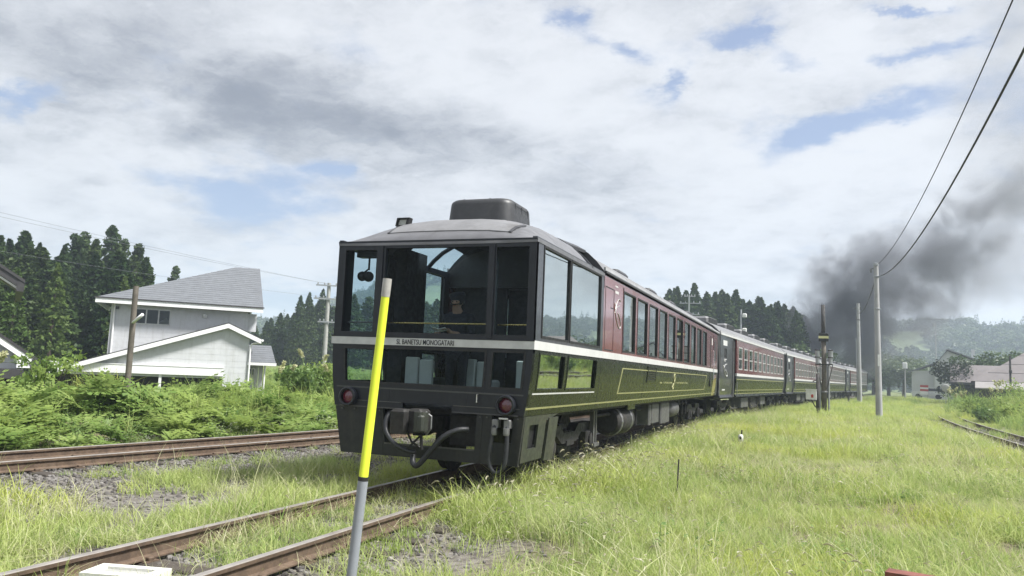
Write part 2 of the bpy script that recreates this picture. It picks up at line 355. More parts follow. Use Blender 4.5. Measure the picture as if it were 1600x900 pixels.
        for i in range(nu):
            for j in range(nv):
                if not solid[i][j]: continue
                F.append((p(i,j,0),p(i+1,j,0),p(i+1,j+1,0),p(i,j+1,0))); F.append((p(i,j+1,1),p(i+1,j+1,1),p(i+1,j,1),p(i,j,1)))
                if not S(i-1,j): F.append((p(i,j,0),p(i,j+1,0),p(i,j+1,1),p(i,j,1)))
                if not S(i+1,j): F.append((p(i+1,j+1,0),p(i+1,j,0),p(i+1,j,1),p(i+1,j+1,1)))
                if not S(i,j-1): F.append((p(i+1,j,0),p(i,j,0),p(i,j,1),p(i+1,j,1)))
                if not S(i,j+1): F.append((p(i,j+1,0),p(i+1,j+1,0),p(i+1,j+1,1),p(i,j+1,1)))
        return s.add(V, F)
    def ico(s, c, r, sub=1, sc=(1,1,1), jitter=0.0):
        bm = bmesh.new(); bmesh.ops.create_icosphere(bm, subdivisions=sub, radius=1.0)
        vs = []
        for v in bm.verts:
            k = r*(1 + random.uniform(-jitter, jitter)); vs.append((c[0]+v.co.x*k*sc[0], c[1]+v.co.y*k*sc[1], c[2]+v.co.z*k*sc[2]))
        fs = [tuple(v.index for v in f.verts) for f in bm.faces]; bm.free()
        return s.add(vs, fs)
    def mesh(s, name, mat, smooth=False, deform=None, fix=True, mats=None, autosmooth=None):
        vs = [deform(*p) for p in s.v] if deform else s.v
        me = bpy.data.meshes.new(name); me.from_pydata(vs, [], s.f)
        if fix and len(s.f) < 60000:
            bm = bmesh.new(); bm.from_mesh(me); bmesh.ops.recalc_face_normals(bm, faces=bm.faces); bm.to_mesh(me); bm.free()
        if mat is not None: me.materials.append(mat)
        if smooth: me.polygons.foreach_set('use_smooth', [True]*len(me.polygons))
        if smooth and autosmooth:
            try: me.set_sharp_from_angle(angle=R(autosmooth))
            except Exception: pass
        return me
    def build(s, name, mat, parent=None, **kw):
        return link(name, s.mesh(name, mat, **kw), parent)

def link(name, me, parent=None, loc=None, rot=None):
    o = bpy.data.objects.new(name, me); COL.objects.link(o)
    if parent is not None: o.parent = parent
    if loc is not None: o.location = loc
    if rot is not None: o.rotation_euler = rot
    return o
def tag(o, label=None, cat=None, group=None, kind=None):
    if label: o['label'] = label
    if cat: o['category'] = cat
    if group: o['group'] = group
    if kind: o['kind'] = kind
    return o
def thing(name, label, cat, loc=(0,0,0), rz=0.0, group=None):
    o = link(name, None); o.location = loc; o.rotation_euler = (0,0,rz); o.empty_display_size = .2
    return tag(o, label, cat, group)
KIDS = {}
def children(o): return [c for c in list(bpy.data.objects) if c.parent == o]
def copy_tree(o, parent=None, kids=None):
    if kids is None:
        kids = {}
        for c in bpy.data.objects:
            if c.parent: kids.setdefault(c.parent.name, []).append(c)
    c = o.copy(); COL.objects.link(c)
    if parent is not None: c.parent = parent
    for k in kids.get(o.name, []): copy_tree(k, c, kids)
    return c
def sheet(name, pts, mat, parent, **kw):
    mb = MB(); mb.quad(*pts); return mb.build(name, mat, parent, fix=False, **kw)
def text_mesh(body, size, mat, name, parent, mtx, xscale=1.0, extrude=.002, bold=0.0):
    cu = bpy.data.curves.new('txt', 'FONT'); cu.body = body; cu.size = size; cu.extrude = extrude; cu.align_x = 'LEFT'; cu.offset = bold
    tmp = bpy.data.objects.new('txt', cu); COL.objects.link(tmp)
    dg = bpy.context.evaluated_depsgraph_get()
    me = bpy.data.meshes.new_from_object(tmp.evaluated_get(dg)); me.name = name
    bpy.data.objects.remove(tmp); bpy.data.curves.remove(cu)
    me.materials.clear(); me.materials.append(mat)
    w = max(v.co.x for v in me.vertices) if me.vertices else 1
    me.transform(Matrix.Diagonal((xscale, 1, 1, 1))); me.transform(mtx)
    return link(name, me, parent), w*xscale

def smoothstep(a, b, x):
    u = np.clip((np.asarray(x, float)-a)/(b-a), 0, 1); return u*u*(3-2*u)
# value noise for terrain and scatter (numpy)
_perm = np.random.default_rng(3).random((256,256))
def vnoise(x, y):
    x = np.asarray(x, float); y = np.asarray(y, float)
    xi = np.floor(x).astype(int); yi = np.floor(y).astype(int); fx = x-xi; fy = y-yi
    fx = fx*fx*(3-2*fx); fy = fy*fy*(3-2*fy)
    g = lambda a, b: _perm[a % 256, b % 256]
    return (g(xi,yi)*(1-fx)+g(xi+1,yi)*fx)*(1-fy) + (g(xi,yi+1)*(1-fx)+g(xi+1,yi+1)*fx)*fy
def fbm(x, y, o=4):
    s = 0; a = .5; t_ = 0
    for i in range(o):
        s = s + a*vnoise(np.asarray(x)*2**i+17*i, np.asarray(y)*2**i+31*i); t_ += a; a *= .5
    return s/t_

# ------------------------------------------------------------------ track geometry (world: +Y along the first coach, rail top z = 0)
XC, Y0 = -4.605, 9.067
W2 = 1.435
JOINTS = [(-4.605, 9.067, 0.0), (-4.605, 29.967, 4.91), (-2.82, 50.79, 6.71), (-0.38, 71.55, 7.01), (2.17, 92.29, 9.43)]
TRK = np.array([(-4.605,-30),(-4.605,-10),(-4.605,9.07),(-4.605,26),(-4.2,38),(-2.9,50.8),(-.45,71.5),(2.2,92.3),(5.6,112.9),(9.6,133),(14.5,155),(21,180),(30,210)], float)
RTRK = np.array([(7.3,-30),(7.1,0),(6.9,28),(7.5,48),(9.4,70),(12.0,92),(15.4,113),(19.4,133),(24,155),(31,180),(40,210)], float)
LTRK = np.array([(-14.6,-20),(-12.1,0),(-10.9,8),(-9.95,15.2),(-9.15,22.5),(-8.7,32),(-7.6,48),(-5.0,71.5),(-2.3,92.3),(1.1,113),(5.1,133),(10,155),(17,180),(26,210)], float)
def spline(P, step=1.0):
    P = np.asarray(P); out = []
    for i in range(len(P)-1):
        p0 = P[max(i-1,0)]; p1 = P[i]; p2 = P[i+1]; p3 = P[min(i+2,len(P)-1)]
        n = max(2, int(np.linalg.norm(p2-p1)/step))
        for k in range(n):
            u = k/n; out.append(.5*((2*p1)+(-p0+p2)*u+(2*p0-5*p1+4*p2-p3)*u*u+(-p0+3*p1-3*p2+p3)*u**3))
    out.append(P[-1]); return np.array(out)
S_TRK, S_RTRK, S_LTRK = spline(TRK), spline(RTRK), spline(LTRK)
def xat(S, y): return np.interp(y, S[:,1], S[:,0])

def height(x, y):
    x = np.asarray(x, float); y = np.asarray(y, float)
    dt = x - xat(S_TRK, y); dl = xat(S_LTRK, y) - x; dr = x - xat(S_RTRK, y)
    z = np.full(np.broadcast(x, y).shape, -.10)
    bed = 1 - smoothstep(1.5, 2.4, np.abs(dt)); z = z - .09*bed
    left = smoothstep(1.2, 3.0, -dt); z = z - .10*left                      # between the two tracks
    lbed = 1 - smoothstep(1.5, 2.4, np.abs(dl)); z = z*(1-lbed) + (-.19)*lbed
    rbed = 1 - smoothstep(1.5, 2.4, np.abs(dr)); z = z*(1-rbed) + (-.30)*rbed
    z = z - .18*smoothstep(1.5, 3.5, dr+3.2)*(1-rbed)
    bank = smoothstep(1.7, 5.0, dl); z = z + bank*(.42 + .22*(fbm(x*.25, y*.25)-.5))
    z = z - 1.3*smoothstep(4.2, 13, dl)                                        # falls away behind the bank
    rb = smoothstep(2.0, 7.0, dr); z = z + rb*(.55 + .5*(fbm(x*.2, y*.2)-.5))
    z = z + .10*(fbm(x*.6, y*.6, 3)-.5)*(1-bed)*(1-lbed)*(1-rbed)*(np.abs(dt) > 1.6)
    far = smoothstep(60, 140, np.hypot(x, y)); z = z + far*smoothstep(20, 60, dl)*2.5
    return z

# ================================================================== the train
def tum(x, y, z):
    if .9 < z < 1.75:
        d_ = .085*((1.75-z)/.75)**1.6; x = x*(1-d_/W2)
    return (x, y, z)
fR = lambda u, v, w: (W2 - w, u, v)
fL = lambda u, v, w: (-W2 + w, u, v)
fF = lambda u, v, w: (u, w, v)
XS = [-1.435,-1.40,-1.30,-1.15,-.95,-.7,-.35,0,.35,.7,.95,1.15,1.30,1.40,1.435]
def arch(x, h, base=3.18): return base + h*(1-abs(min(1, abs(x)/1.435))**3.7)
ZV = [.98,1.1,1.25,1.4,1.55,1.75,1.80]

def line_strip(name, mat, parent, fn, u0, u1, v0, v1, proud=.006):
    mb = MB(); k = max(1, int((v1-v0)/.15)); mb.panel([u0,u1], list(np.linspace(v0,v1,k+1)), [], fn, -proud, .002); return mb.build(name, mat, parent, deform=tum)

def side_window(parent, fn, u0, u1, v0, v1, frame_mat, glass, fw=.035, sash=None, name='side_window', recess=.025):
    mb = MB(); mb.panel([u0,u1],[v0,v1],[(u0+fw,u1-fw,v0+fw,v1-fw)], fn, -.006, .045)
    if sash: mb.panel([u0+fw,u1-fw],[sash-.025,sash+.025],[], fn, .0, .04)
    w = mb.build(name, frame_mat, parent, deform=tum)
    q = [fn(a, b, recess) for a, b in ((u0+fw*.7,v0+fw*.7),(u1-fw*.7,v0+fw*.7),(u1-fw*.7,v1-fw*.7),(u0+fw*.7,v1-fw*.7))]
    out = fn(0,0,0)[0]
    if out < 0: q.reverse()
    p = MB(); p.quad(*[tum(*c) for c in q]); p.build('pane', glass, w, fix=False)
    return w

# ---- running gear shared by all coaches
def wheel_mesh():
    mb = MB(); mb.lathe([(.10,-.07),(.36,-.05),(.40,-.065),(.43,-.06),(.43,.03),(.46,.05),(.46,.07),(.36,.06),(.12,.09)], axis='x', n=24); return mb.mesh('wheel', M['under'], smooth=True, autosmooth=40)
def bogie_frame_mesh():
    mb = MB()
    for s in (-1, 1):
        x0, x1 = sorted((s*.86, s*1.02))
        mb.prism([(-1.45,.62),(-1.3,.72),(-.5,.72),(-.3,.60),(.3,.60),(.5,.72),(1.3,.72),(1.45,.62),(1.45,.50),(1.2,.50),(.7,.58),(.4,.44),(-.4,.44),(-.7,.58),(-1.2,.50),(-1.45,.50)], lambda u,v,w: (w,u,v), x0, x1)
        mb.box(x0-.02, x1+.02, -.2, .2, .40, .48)
    mb.box(-.9,.9,-.18,.18,.52,.72)
    return mb.mesh('bogie', M['under'])
def axlebox_mesh():
    mb = MB(); mb.bbox(-.07,.09,-.16,.16,.27,.58,.03); mb.lathe([(.10,.09),(.11,.12),(.05,.13)], c=(0,0,.43), axis='x', n=12)
    return mb.mesh('axle_box', M['under'])
def spring_mesh():
    mb = MB(); n = 40
    mb.tube([(.07*math.cos(i*.9), .07*math.sin(i*.9), .44+.20*i/n) for i in range(n+1)], .016, 5); return mb.mesh('spring', M['under'])
ME_WHEEL, ME_BOGIE, ME_AXBOX, ME_SPRING = wheel_mesh(), bogie_frame_mesh(), axlebox_mesh(), spring_mesh()
def axle_mesh():
    mb = MB(); mb.lathe([(.07,-.62),(.07,.62)], axis='x', n=10); return mb.mesh('axle', M['under'])
ME_AXLE = axle_mesh()
def add_bogie(parent, y, detail=True):
    b = link('bogie', ME_BOGIE, parent, (0, y, 0))
    for dy in (-1.05, 1.05):
        for s in (-1, 1):
            link('wheel', ME_WHEEL, b, (s*.56, dy, .43), (0, 0, 0 if s < 0 else math.pi))
            if detail and s > 0:
                link('axle_box', ME_AXBOX, b, (s*.98, dy, 0), (0, 0, 0))
        link('axle', ME_AXLE, b, (0, dy, .43))
    if detail:
        for dy in (-.12, .12): link('spring', ME_SPRING, b, (.94, dy, 0))
    return b

def roof_panel(parent, name, mat, y0, y1, h, base=3.18, xs=XS, w=.05, off=0.0, ny=2, holes=()):
    mb = MB(); mb.panel(list(xs), list(np.linspace(y0, y1, ny)), list(holes), lambda u, v, ww: (u, v, arch(u, h, base) + off - ww), 0, w)
    return mb.build(name, mat, parent, smooth=True, autosmooth=35)

def gangway(parent, y):
    mb = MB()
    for k in range(5):
        yy = y + k*.09
        mb.panel([-.62-.03*(k%2),.62+.03*(k%2)],[1.02,3.12+.03*(k%2)],[(-.45,.45,1.1,3.0)], lambda u,v,w: (u, yy+w, v), 0, .07)
    return mb.build('gangway_bellows', M['black'], parent)

# ------------------------------------------------------------------ the glazed observation coach
car = thing('observation_coach', 'dark glazed observation coach with white lettered band at the rear end of the train', 'railway coach', (XC, Y0, 0), 0, 'coaches of the train')
# front, upper window frame
mb = MB(); mb.panel([-W2, W2],[1.90,3.175],[(-1.32,-.84,1.97,3.07),(-.70,.79,1.97,3.09),(.90,1.335,1.97,3.08)], fF, 0, .07)
mb.build('front_frame', M['front'], car)
for x in (-.77, .845):
    mb = MB(); mb.box(x-.035, x+.035, -.018, -.001, 1.93, 3.12); mb.build('window_post', M['front'], car)
for x0, x1 in ((-1.33,-.83),(-.71,.80),(.89,1.345)):
    sheet('front_pane', [(x0,.035,1.96),(x1,.035,1.96),(x1,.035,3.1),(x0,.035,3.1)], M['glass_front'], car)
# front, lower
mb = MB(); mb.panel([-W2,-1.3,-.9,-.5,0,.5,.9,1.3,W2], ZV, [(-1.25,-.78,1.30,1.755),(-.71,.815,1.30,1.765),(.90,1.335,1.305,1.765),(-.34,.40,.98,1.06)], fF, 0, .07)
mb.build('lower_front_panel', M['front'], car, deform=tum)
for x0, x1 in ((-1.26,-.77),(-.72,.825),(.89,1.345)):
    sheet('lower_front_pane', [tum(x0,.04,1.29),tum(x1,.04,1.29),(x1,.04,1.77),(x0,.04,1.77)], M['glass_front'], car)
# pane rubber seals
for x0, x1, z0, z1 in ((-1.25,-.78,1.30,1.755),(-.71,.815,1.30,1.765),(.90,1.335,1.305,1.765)):
    mb = MB(); mb.panel([x0-.012,x1+.012],[z0-.012,z1+.012],[(x0+.016,x1-.016,z0+.016,z1-.016)], fF, -.008, .02); mb.build('window_seal', M['black'], car, deform=tum)
# white band
mb = MB(); mb.panel([-1.452,1.452],[1.80,1.90],[], fF, -.017, .0)
band = mb.build('front_band', M['silver'], car)
mb = MB(); mb.panel([-1.452,1.452],[1.897,1.915],[], fF, -.02, .0); mb.build('band_edge', M['front'], car)
text_mesh('SL BANETSU MONOGATARI', .095, M['interior_mid'], 'lettering', band, Matrix.Translation((-.455, -.0195, 1.815)) @ Matrix.Rotation(R(90), 4, 'X'), xscale=.70, bold=.0005)
for u0, u1, v0, v1, mt, nm in ((-1.375,1.375,1.225,1.243,'darkside','trim_strip'),(-1.35,-.36,1.058,1.067,'boxgrey','lining'),(.42,1.36,1.058,1.067,'boxgrey','lining'),(-1.36,-.35,.975,.99,'darkside','lower_edge'),(.41,1.36,.975,.99,'darkside','lower_edge')):
    line_strip(nm, M[mt], car, fF, u0, u1, v0, v1)
# tail lamps
for x in (-1.12, 1.125):
    mb = MB(); mb.lathe([(.118,.0),(.125,-.03),(.125,-.075),(.112,-.085),(.092,-.08),(.092,-.02)], c=(x,0,1.105), axis='y', n=28, cap=False); lp = mb.build('tail_lamp', M['front'], car, smooth=True, autosmooth=40)
    mb = MB(); mb.lathe([(.093,-.028),(.07,-.04),(.03,-.046),(.001,-.047)], c=(x,0,1.105), axis='y', n=24, cap=False); mb.build('lens', M['lens'], lp, smooth=True)
mb = MB(); mb.tube([(.735,.0,1.22),(.735,-.045,1.215),(.735,-.045,1.12),(.735,0,1.11)], .008, 8)
mb.build('grab_handle', M['chrome'], car)
# skirt below the buffer line
def fS(u, v, w):
    k = (.98-v)/.62; return (u*(1-.065*k), w + .02 + .06*k, v)
mb = MB(); mb.panel([-1.345,1.345],[.365,.975],[(-.62,.72,.52,.975),(.925,1.215,.64,.975)], fS, 0, .05); mb.build('front_skirt', M['skirt'], car)
mb = MB(); mb.panel([-.62,.72],[.515,.535],[], lambda u,v,w: fS(u,v,w), -.012, .0); mb.build('skirt_lip', M['boxgrey'], car)
for s in (-1, 1):
    def fp(u, v, w, s=s):
        k = (.98-v)/.62; return (s*(1.345-.075*k - w), u + .06*k*(1-u/1.4), v)
    mb = MB(); mb.panel([.075,.92],[.40,.975],[(.28,.62,.56,.86)], fp, 0, .03)
    mb.prism([(.92,.975),(.92,.90),(1.0,.90),(1.42,.975)], fp, 0, .03)
    mb.build('side_skirt', M['skirtside'], car)
    mb = MB(); mb.panel([1.0,1.40],[.36,.93],[], fp, -.015, .02); mb.build('step_plate', M['skirtside'], car)
    mb = MB(); mb.panel([.27,.63],[.55,.87],[], fp, .05, .07); mb.build('inner_plate', M['black'], car)
for x in (-1.24,-1.05,-.86,-.67,.77,.86,1.27):
    mb = MB(); p_ = fS(x,.945,-.006); mb.lathe([(.001,-.008),(.011,-.006),(.013,.008)], c=p_, axis='y', n=8, cap=False); mb.build('bolt', M['boxgrey'], car)
for x in (-.66, .80):
    mb = MB(); mb.panel([x,x+.006],[.37,.97],[], fS, -.003, .002); mb.build('panel_seam', M['black'], car)
for x in (-.55, .60):
    mb = MB(); mb.panel([x,x+.006],[1.065,1.225],[], fF, -.003, .002); mb.build('panel_seam', M['black'], car, deform=tum)
for y_ in (3.36, 7.0, 10.3, 13.6, 16.9):
    mb = MB(); mb.panel([y_,y_+.014],[1.0,1.2,1.4,1.6,1.79],[], fR, -.002, .002); mb.build('panel_seam', M['black'], car, deform=tum)
# coupler and hoses
mb = MB(); mb.box(-.09,.09,-.12,1.2,.72,.90); mb.bbox(-.26,-.03,-.44,-.18,.70,1.0,.03); mb.bbox(-.06,.15,-.36,-.10,.72,1.01,.03)
cp = mb.build('coupler', M['under'], car)
mb = MB(); mb.lathe([(.0,.74),(.085,.74),(.09,.76),(.09,.98),(.0,.98)], c=(.14,-.36,0), n=14, cap=False); mb.bbox(.12,.22,-.46,-.30,.76,.95,.025); mb.build('knuckle', M['skirtside'], cp)
mb = MB(); mb.tube([(.17,-.3,.98),(.24,-.28,.93),(.24,-.28,.78),(.18,-.28,.70)], .014, 6); mb.build('release_lever', M['steelpipe'], cp)
mb = MB(); mb.tube([(-.42,-.1,.94),(-.26,-.2,.95)], .018, 6); mb.build('lock_pin', M['steelpipe'], cp)
mb = MB(); mb.tube([(-.1,-.25,.72),(-.05,-.22,.60),(.08,-.18,.52)], .014, 5); mb.tube([(.1,-.2,.72),(-.02,-.2,.60),(-.1,-.2,.52)], .014, 5); mb.tube([(.12,-.3,.7),(.13,-.28,.52)], .02, 6); mb.build('chain', M['under'], cp)
def hose(pts, r, name, mat='hose'):
    P = spline_3(pts); mb = MB(); mb.tube(P, r, 8); return mb.build(name, M[mat], car, smooth=True)
def spline_3(pts, k=7):
    P = [np.array(p, float) for p in pts]; out = []
    for i in range(len(P)-1):
        p0, p1, p2, p3 = P[max(i-1,0)], P[i], P[i+1], P[min(i+2,len(P)-1)]
        for j in range(k):
            u = j/k; out.append(tuple(.5*((2*p1)+(-p0+p2)*u+(2*p0-5*p1+4*p2-p3)*u*u+(-p0+3*p1-3*p2+p3)*u**3)))
    out.append(tuple(P[-1])); return out
hose([(-.50,.10,.98),(-.53,-.02,.86),(-.50,-.08,.70),(-.36,-.12,.56),(-.16,-.14,.48),(-.04,-.12,.46)], .030, 'brake_hose')
hose([(.62,.0,.78),(.52,-.10,.77),(.36,-.16,.68),(.22,-.18,.52),(.10,-.17,.38),(.0,-.14,.30),(-.07,-.11,.33),(-.10,-.06,.42)], .036, 'steam_hose')
hose([(.99,.02,.86),(.985,-.05,.82),(.955,-.07,.62),(.945,-.07,.42),(1.0,-.07,.31),(1.08,-.07,.30),(1.15,-.07,.40),(1.165,-.06,.60),(1.155,-.04,.82),(1.15,.02,.86)], .027, 'jumper_hose')
for x in (.99, 1.15):
    mb = MB(); mb.bbox(x-.045,x+.045,-.05,.06,.83,.93,.012); mb.lathe([(.036,.74),(.04,.76),(.04,.83)], c=(x,-.055,0), n=12); mb.build('hose_coupling', M['steelpipe'], car)
mb = MB(); mb.box(1.05,1.17,-.07,-.05,.935,.955); mb.build('coupling_lever', M['chrome'], car)
# beams behind the skirt opening
mb = MB(); mb.box(-1.2,1.2,1.0,1.12,.62,.92); mb.box(.25,.75,.25,.9,.55,.93); mb.box(-1.25,1.25,.3,20.6,.93,1.0); mb.box(-.3,.3,1.2,20,.7,.92)
mb.build('underframe', M['under'], car)
# sides, observation part
for s, fn in ((1, fR), (-1, fL)):
    mb = MB(); mb.panel([.0,3.42],[1.91,3.21],[(.30,1.475,1.975,3.12),(1.535,3.225,1.975,3.12)], lambda u,v,w: fn(u+.0005,v,w), 0, .06)
    mb.build('observation_frame', M['darkside'] if s > 0 else M['front'], car)
    for y0_, y1_, ny in ((.285,1.49,6),(1.52,3.24,8)):
        qd = [fn(a,b,.018) for a,b in ((y0_,1.96),(y1_,1.96),(y1_,3.135),(y0_,3.135))]
        if s < 0: qd.reverse()
        sheet('observation_pane', qd, M['glass_obs'] if s > 0 else M['glass_front'], car)
        mb = MB(); mb.panel([y0_,y1_],[1.955,3.14],[(y0_+.03,y1_-.03,1.985,3.11)], fn, -.008, .012); mb.build('window_seal', M['black'], car)
    for y0_, y1_ in ((.27,1.36),(1.52,3.10)):
        qd = [tum(*fn(a,b,.025)) for a,b in ((y0_,1.30),(y1_,1.30),(y1_,1.77),(y0_,1.77))]
        if s < 0: qd.reverse()
        sheet('lower_pane', qd, M['glass_obs'] if s > 0 else M['glass_front'], car)
        mb = MB(); mb.panel([y0_-.02,y1_+.02],[1.29,1.55,1.775],[(y0_+.015,y1_-.015,1.315,1.75)], fn, -.008, .02); mb.build('window_seal', M['green'] if s > 0 else M['black'], car, deform=tum)
    mb = MB(); mb.panel([.0005,20.3], ZV, [(.27,1.36,1.31,1.755),(1.52,3.10,1.31,1.755)], fn, 0, .06); mb.build('lower_side', M['green'], car, deform=tum)
    wins = [(4.90,5.94),(6.12,7.14),(7.33,8.34),(8.52,9.54),(9.76,10.78),(11.0,12.02),(12.27,13.3),(13.56,14.52),(14.82,15.84),(16.14,17.2)]
    mb = MB(); mb.panel([3.422,20.3],[1.91,3.205],[(a,b,1.96,3.06) for a,b in wins], fn, 0, .06); mb.build('upper_side', M['red'], car)
    for a, b in wins: side_window(car, fn, a, b, 1.955, 3.065, M['black'], M['glass_side'], fw=.03)
    line_strip('side_band', M['white'], car, fn, -.016, 20.3, 1.80, 1.91, proud=.014)
    mb = MB(); mb.panel([3.43,20.9],[3.205,3.24],[], fn, -.03, .02); mb.build('gutter', M['hood'], car)
# right-hand side livery
line_strip('sill_line', M['white'], car, fR, .14, 3.12, 1.243, 1.262)
line_strip('gold_line', M['yellow'], car, fR, -.0, 20.3, 1.058, 1.082)
for a, b, c_, d_ in ((4.93,17.3,1.65,1.672),(4.75,17.0,1.20,1.222)): line_strip('panel_lining', M['yellow'], car, fR, a, b, c_, d_)
mb = MB(); mb.prism([(4.73,1.2),(4.80,1.2),(5.0,1.67),(4.93,1.67)], fR, -.006, .002); mb.build('panel_lining', M['yellow'], car, deform=tum)
mb = MB(); mb.prism([(16.95,1.2),(17.02,1.2),(17.32,1.67),(17.25,1.67)], fR, -.006, .002); mb.build('panel_lining', M['yellow'], car, deform=tum)
mb = MB(); mb.panel([7.28,8.26],[1.41,1.755],[(7.33,8.21,1.44,1.73)], fR, -.018, .003); lv = mb.build('louvre', M['green'], car, deform=tum)
for k in range(6):
    z = 1.452 + k*.047; mb = MB(); mb.panel([7.33,8.21],[z,z+.017],[], fR, -.015, -.007); mb.build('slat', M['green'], lv, deform=tum)
mb = MB(); mb.panel([7.335,8.205],[1.445,1.725],[], fR, -.006, .001); mb.build('louvre_shade_sheet', M['black'], lv, deform=tum)  # black sheet on the uncut side, painted as the dark between slats
rotS = Matrix(((0,0,1,0),(1,0,0,0),(0,1,0,0),(0,0,0,1)))      # text x -> +y, y -> +z, normal -> +x
for body, y_, wd in (('SL', 8.85, .30), ('BANETSU', 9.32, 1.25), ('MONOGATARI', 11.05, 2.1)):
    o, w_ = text_mesh(body, .14, M['yellow'], 'side_lettering', car, rotS, bold=.005)
    o.scale = (1, wd/w_, 1); o.location = (W2-.024, y_, 1.40)
def ribbon(pts, r, name, mat, parent):
    mb = MB(); mb.tube(spline_3(pts, 6), r, 6); return mb.build(name, mat, parent, smooth=True)
zt = lambda z: W2 - (.085*((1.75-z)/.75)**1.6 if z < 1.75 else 0) + .004
ribbon([(zt(z), y, z) for y, z in ((10.62,1.29),(10.72,1.25),(10.82,1.29),(10.80,1.40),(10.72,1.52),(10.78,1.62),(10.9,1.60),(10.88,1.48),(10.70,1.34),(10.62,1.29))], .017, 'emblem', M['yellow'], car)
mb = MB(); mb.panel([3.52,4.13],[1.94,3.0],[(3.535,4.115,1.955,2.985)], fR, -.004, .003); mb.panel([3.9,4.12],[2.66,2.675],[], fR, -.004, .003); mb.build('door_seam', M['black'], car)
mb = MB(); mb.panel([4.84,4.88],[1.92,3.12],[], fR, -.008, .002); mb.build('seam_strip', M['hood'], car)
X1 = W2 + .006
ribbon([(X1, y, z) for y, z in ((4.22,2.66),(4.34,2.80),(4.50,2.87),(4.60,2.84))], .008, 'swirl_emblem', M['silver'], car)
ribbon([(X1, y, z) for y, z in ((4.20,2.60),(4.35,2.72),(4.55,2.76))], .006, 'swirl_emblem', M['silver'], car)
ribbon([(X1, y, z) for y, z in ((4.20,2.78),(4.22,2.64),(4.40,2.44),(4.56,2.36),(4.66,2.40),(4.60,2.52),(4.44,2.62))], .007, 'swirl_emblem', M['silver'], car)
for y_, z_, a, b in ((4.2,3.06,.20,.025),(4.2,2.95,.26,.045)):
    mb = MB(); mb.panel([y_,y_+a],[z_,z_+b],[], fR, -.004, .002); mb.build('name_plate', M['white'], car)
mb = MB(); mb.panel([18.2,18.42],[1.3,3.0],[], fR, -.004, .02); mb.build('recess_shade_strip', M['black'], car)  # proud black strip painted for the shade inside a grab-rail recess
mb = MB(); mb.panel([19.15,20.1],[.98,1.25,1.6,3.05],[], fR, -.004, .02); mb.build('side_door', M['red'], car, deform=tum)
mb = MB(); mb.panel([19.45,19.85],[2.2,2.9],[], fR, -.008, .0); mb.build('door_window', M['hood'], car)
mb = MB(); mb.panel([19.12,19.17],[1.0,1.4,1.75,3.08],[], fR, -.008, .0); mb.build('door_seam', M['black'], car, deform=tum)
mb = MB(); mb.tube([(W2+.03,18.8,1.5),(W2+.05,18.8,1.55),(W2+.05,18.8,2.5),(W2+.03,18.8,2.55)], .016, 6); mb.build('grab_rail', M['chrome'], car)
mb = MB(); mb.panel([18.55,18.78],[2.72,2.95],[], fR, -.01, .0); mb.build('side_lamp', M['white'], car)
mb = MB(); mb.panel([-W2,W2],[.98,3.2],[(-.45,.45,1.1,3.0)], lambda u,v,w: (u, 20.3+w, v), 0, .6); mb.build('end_wall', M['hood'], car, deform=tum)
mb = MB(); mb.tube([(W2+.01,20.93,.95),(W2+.01,20.93,3.2)], .02, 6); mb.build('end_pipe', M['steelpipe'], car)
gangway(car, 20.9)
# roof: dome over the observation end
def dome_h(y): return .53*(1-math.exp(-y/.42))*min(1, .86+.1*y)
def fD(u, v, w): return (u, v - .0, arch(u, dome_h(v), 3.185) - w)
mb = MB(); mb.panel(XS, [-.01,.1,.22,.36,.52,.7,.9,1.15,1.45,1.7,2.0,2.3,2.42], [(-1.40,-.7,1.7,2.42)], fD, 0, .05); mb.build('roof_dome', M['dome'], car, smooth=True, autosmooth=50)
mb = MB(); mb.panel([-.75,-.35,0,.35,.7,.98], [.16,.3,.45,.6,.72], [], lambda u,v,w: fD(u,v,w), -.012, .0); mb.build('roof_glass_sheen', M['roofgrey'], car, smooth=True, autosmooth=50)  # opaque paler panel; its grey stands for sky mirrored in roof glass
mb = MB(); mb.panel([.98,1.02], [.16,.4,.72], [], fD, -.014, .0); mb.build('roof_glass_seam', M['hood'], car)
mb = MB(); mb.panel([-.79,-.75], [.16,.4,.72], [], fD, -.014, .0); mb.build('roof_glass_seam', M['hood'], car)
mb = MB(); mb.panel([-W2-.004,W2+.004],[3.165,3.19],[], fF, -.012, .04); mb.build('front_brow', M['front'], car)
for s in (-1, 1):
    mb = MB(); mb.panel([.0,3.42],[3.14,3.19],[], (fR if s > 0 else fL), -.008, .02); mb.build('eave_rail', M['dome'], car)
    xs = [.7,.95,1.15,1.3,1.40]
    y0s = 2.42 if s > 0 else 1.7
    mb = MB(); rows = [y0s, 3.36]
    vs = [(s*x, y, arch(x, .50, 3.17)-.03) for y in rows for x in xs]; n = len(xs)
    fs = [((i, i+1, n+i+1, n+i) if s > 0 else (n+i, n+i+1, i+1, i)) for i in range(n-1)]
    mb.add(vs, fs); mb.build('skylight_pane', M['glass_front'], car, fix=False, smooth=True)
    mb = MB(); mb.tube([(s*x, 2.62, arch(x,.50,3.18)-.02) for x in [.6]+xs+[1.43]], .035, 6); mb.build('skylight_bar', M['front'], car)
mb = MB(); mb.panel([-.7,-.35,0,.35,.7],[2.42,3.42],[], lambda u,v,w: (u,v,arch(u,.50,3.18)-w), 0, .05); mb.build('roof_spine', M['hood'], car)
mb = MB(); xh = [-1.10,-.95,-.7,-.35,0,.35,.7,.95,1.10]
mb.panel(xh, [2.72,3.0,3.42], [], lambda u,v,w: (u*(.90+.10*(v-2.72)/.70), v, arch(u,.53,3.2)+.05-w), 0, .05); mb.build('roof_hood', M['hood'], car, smooth=True, autosmooth=40)
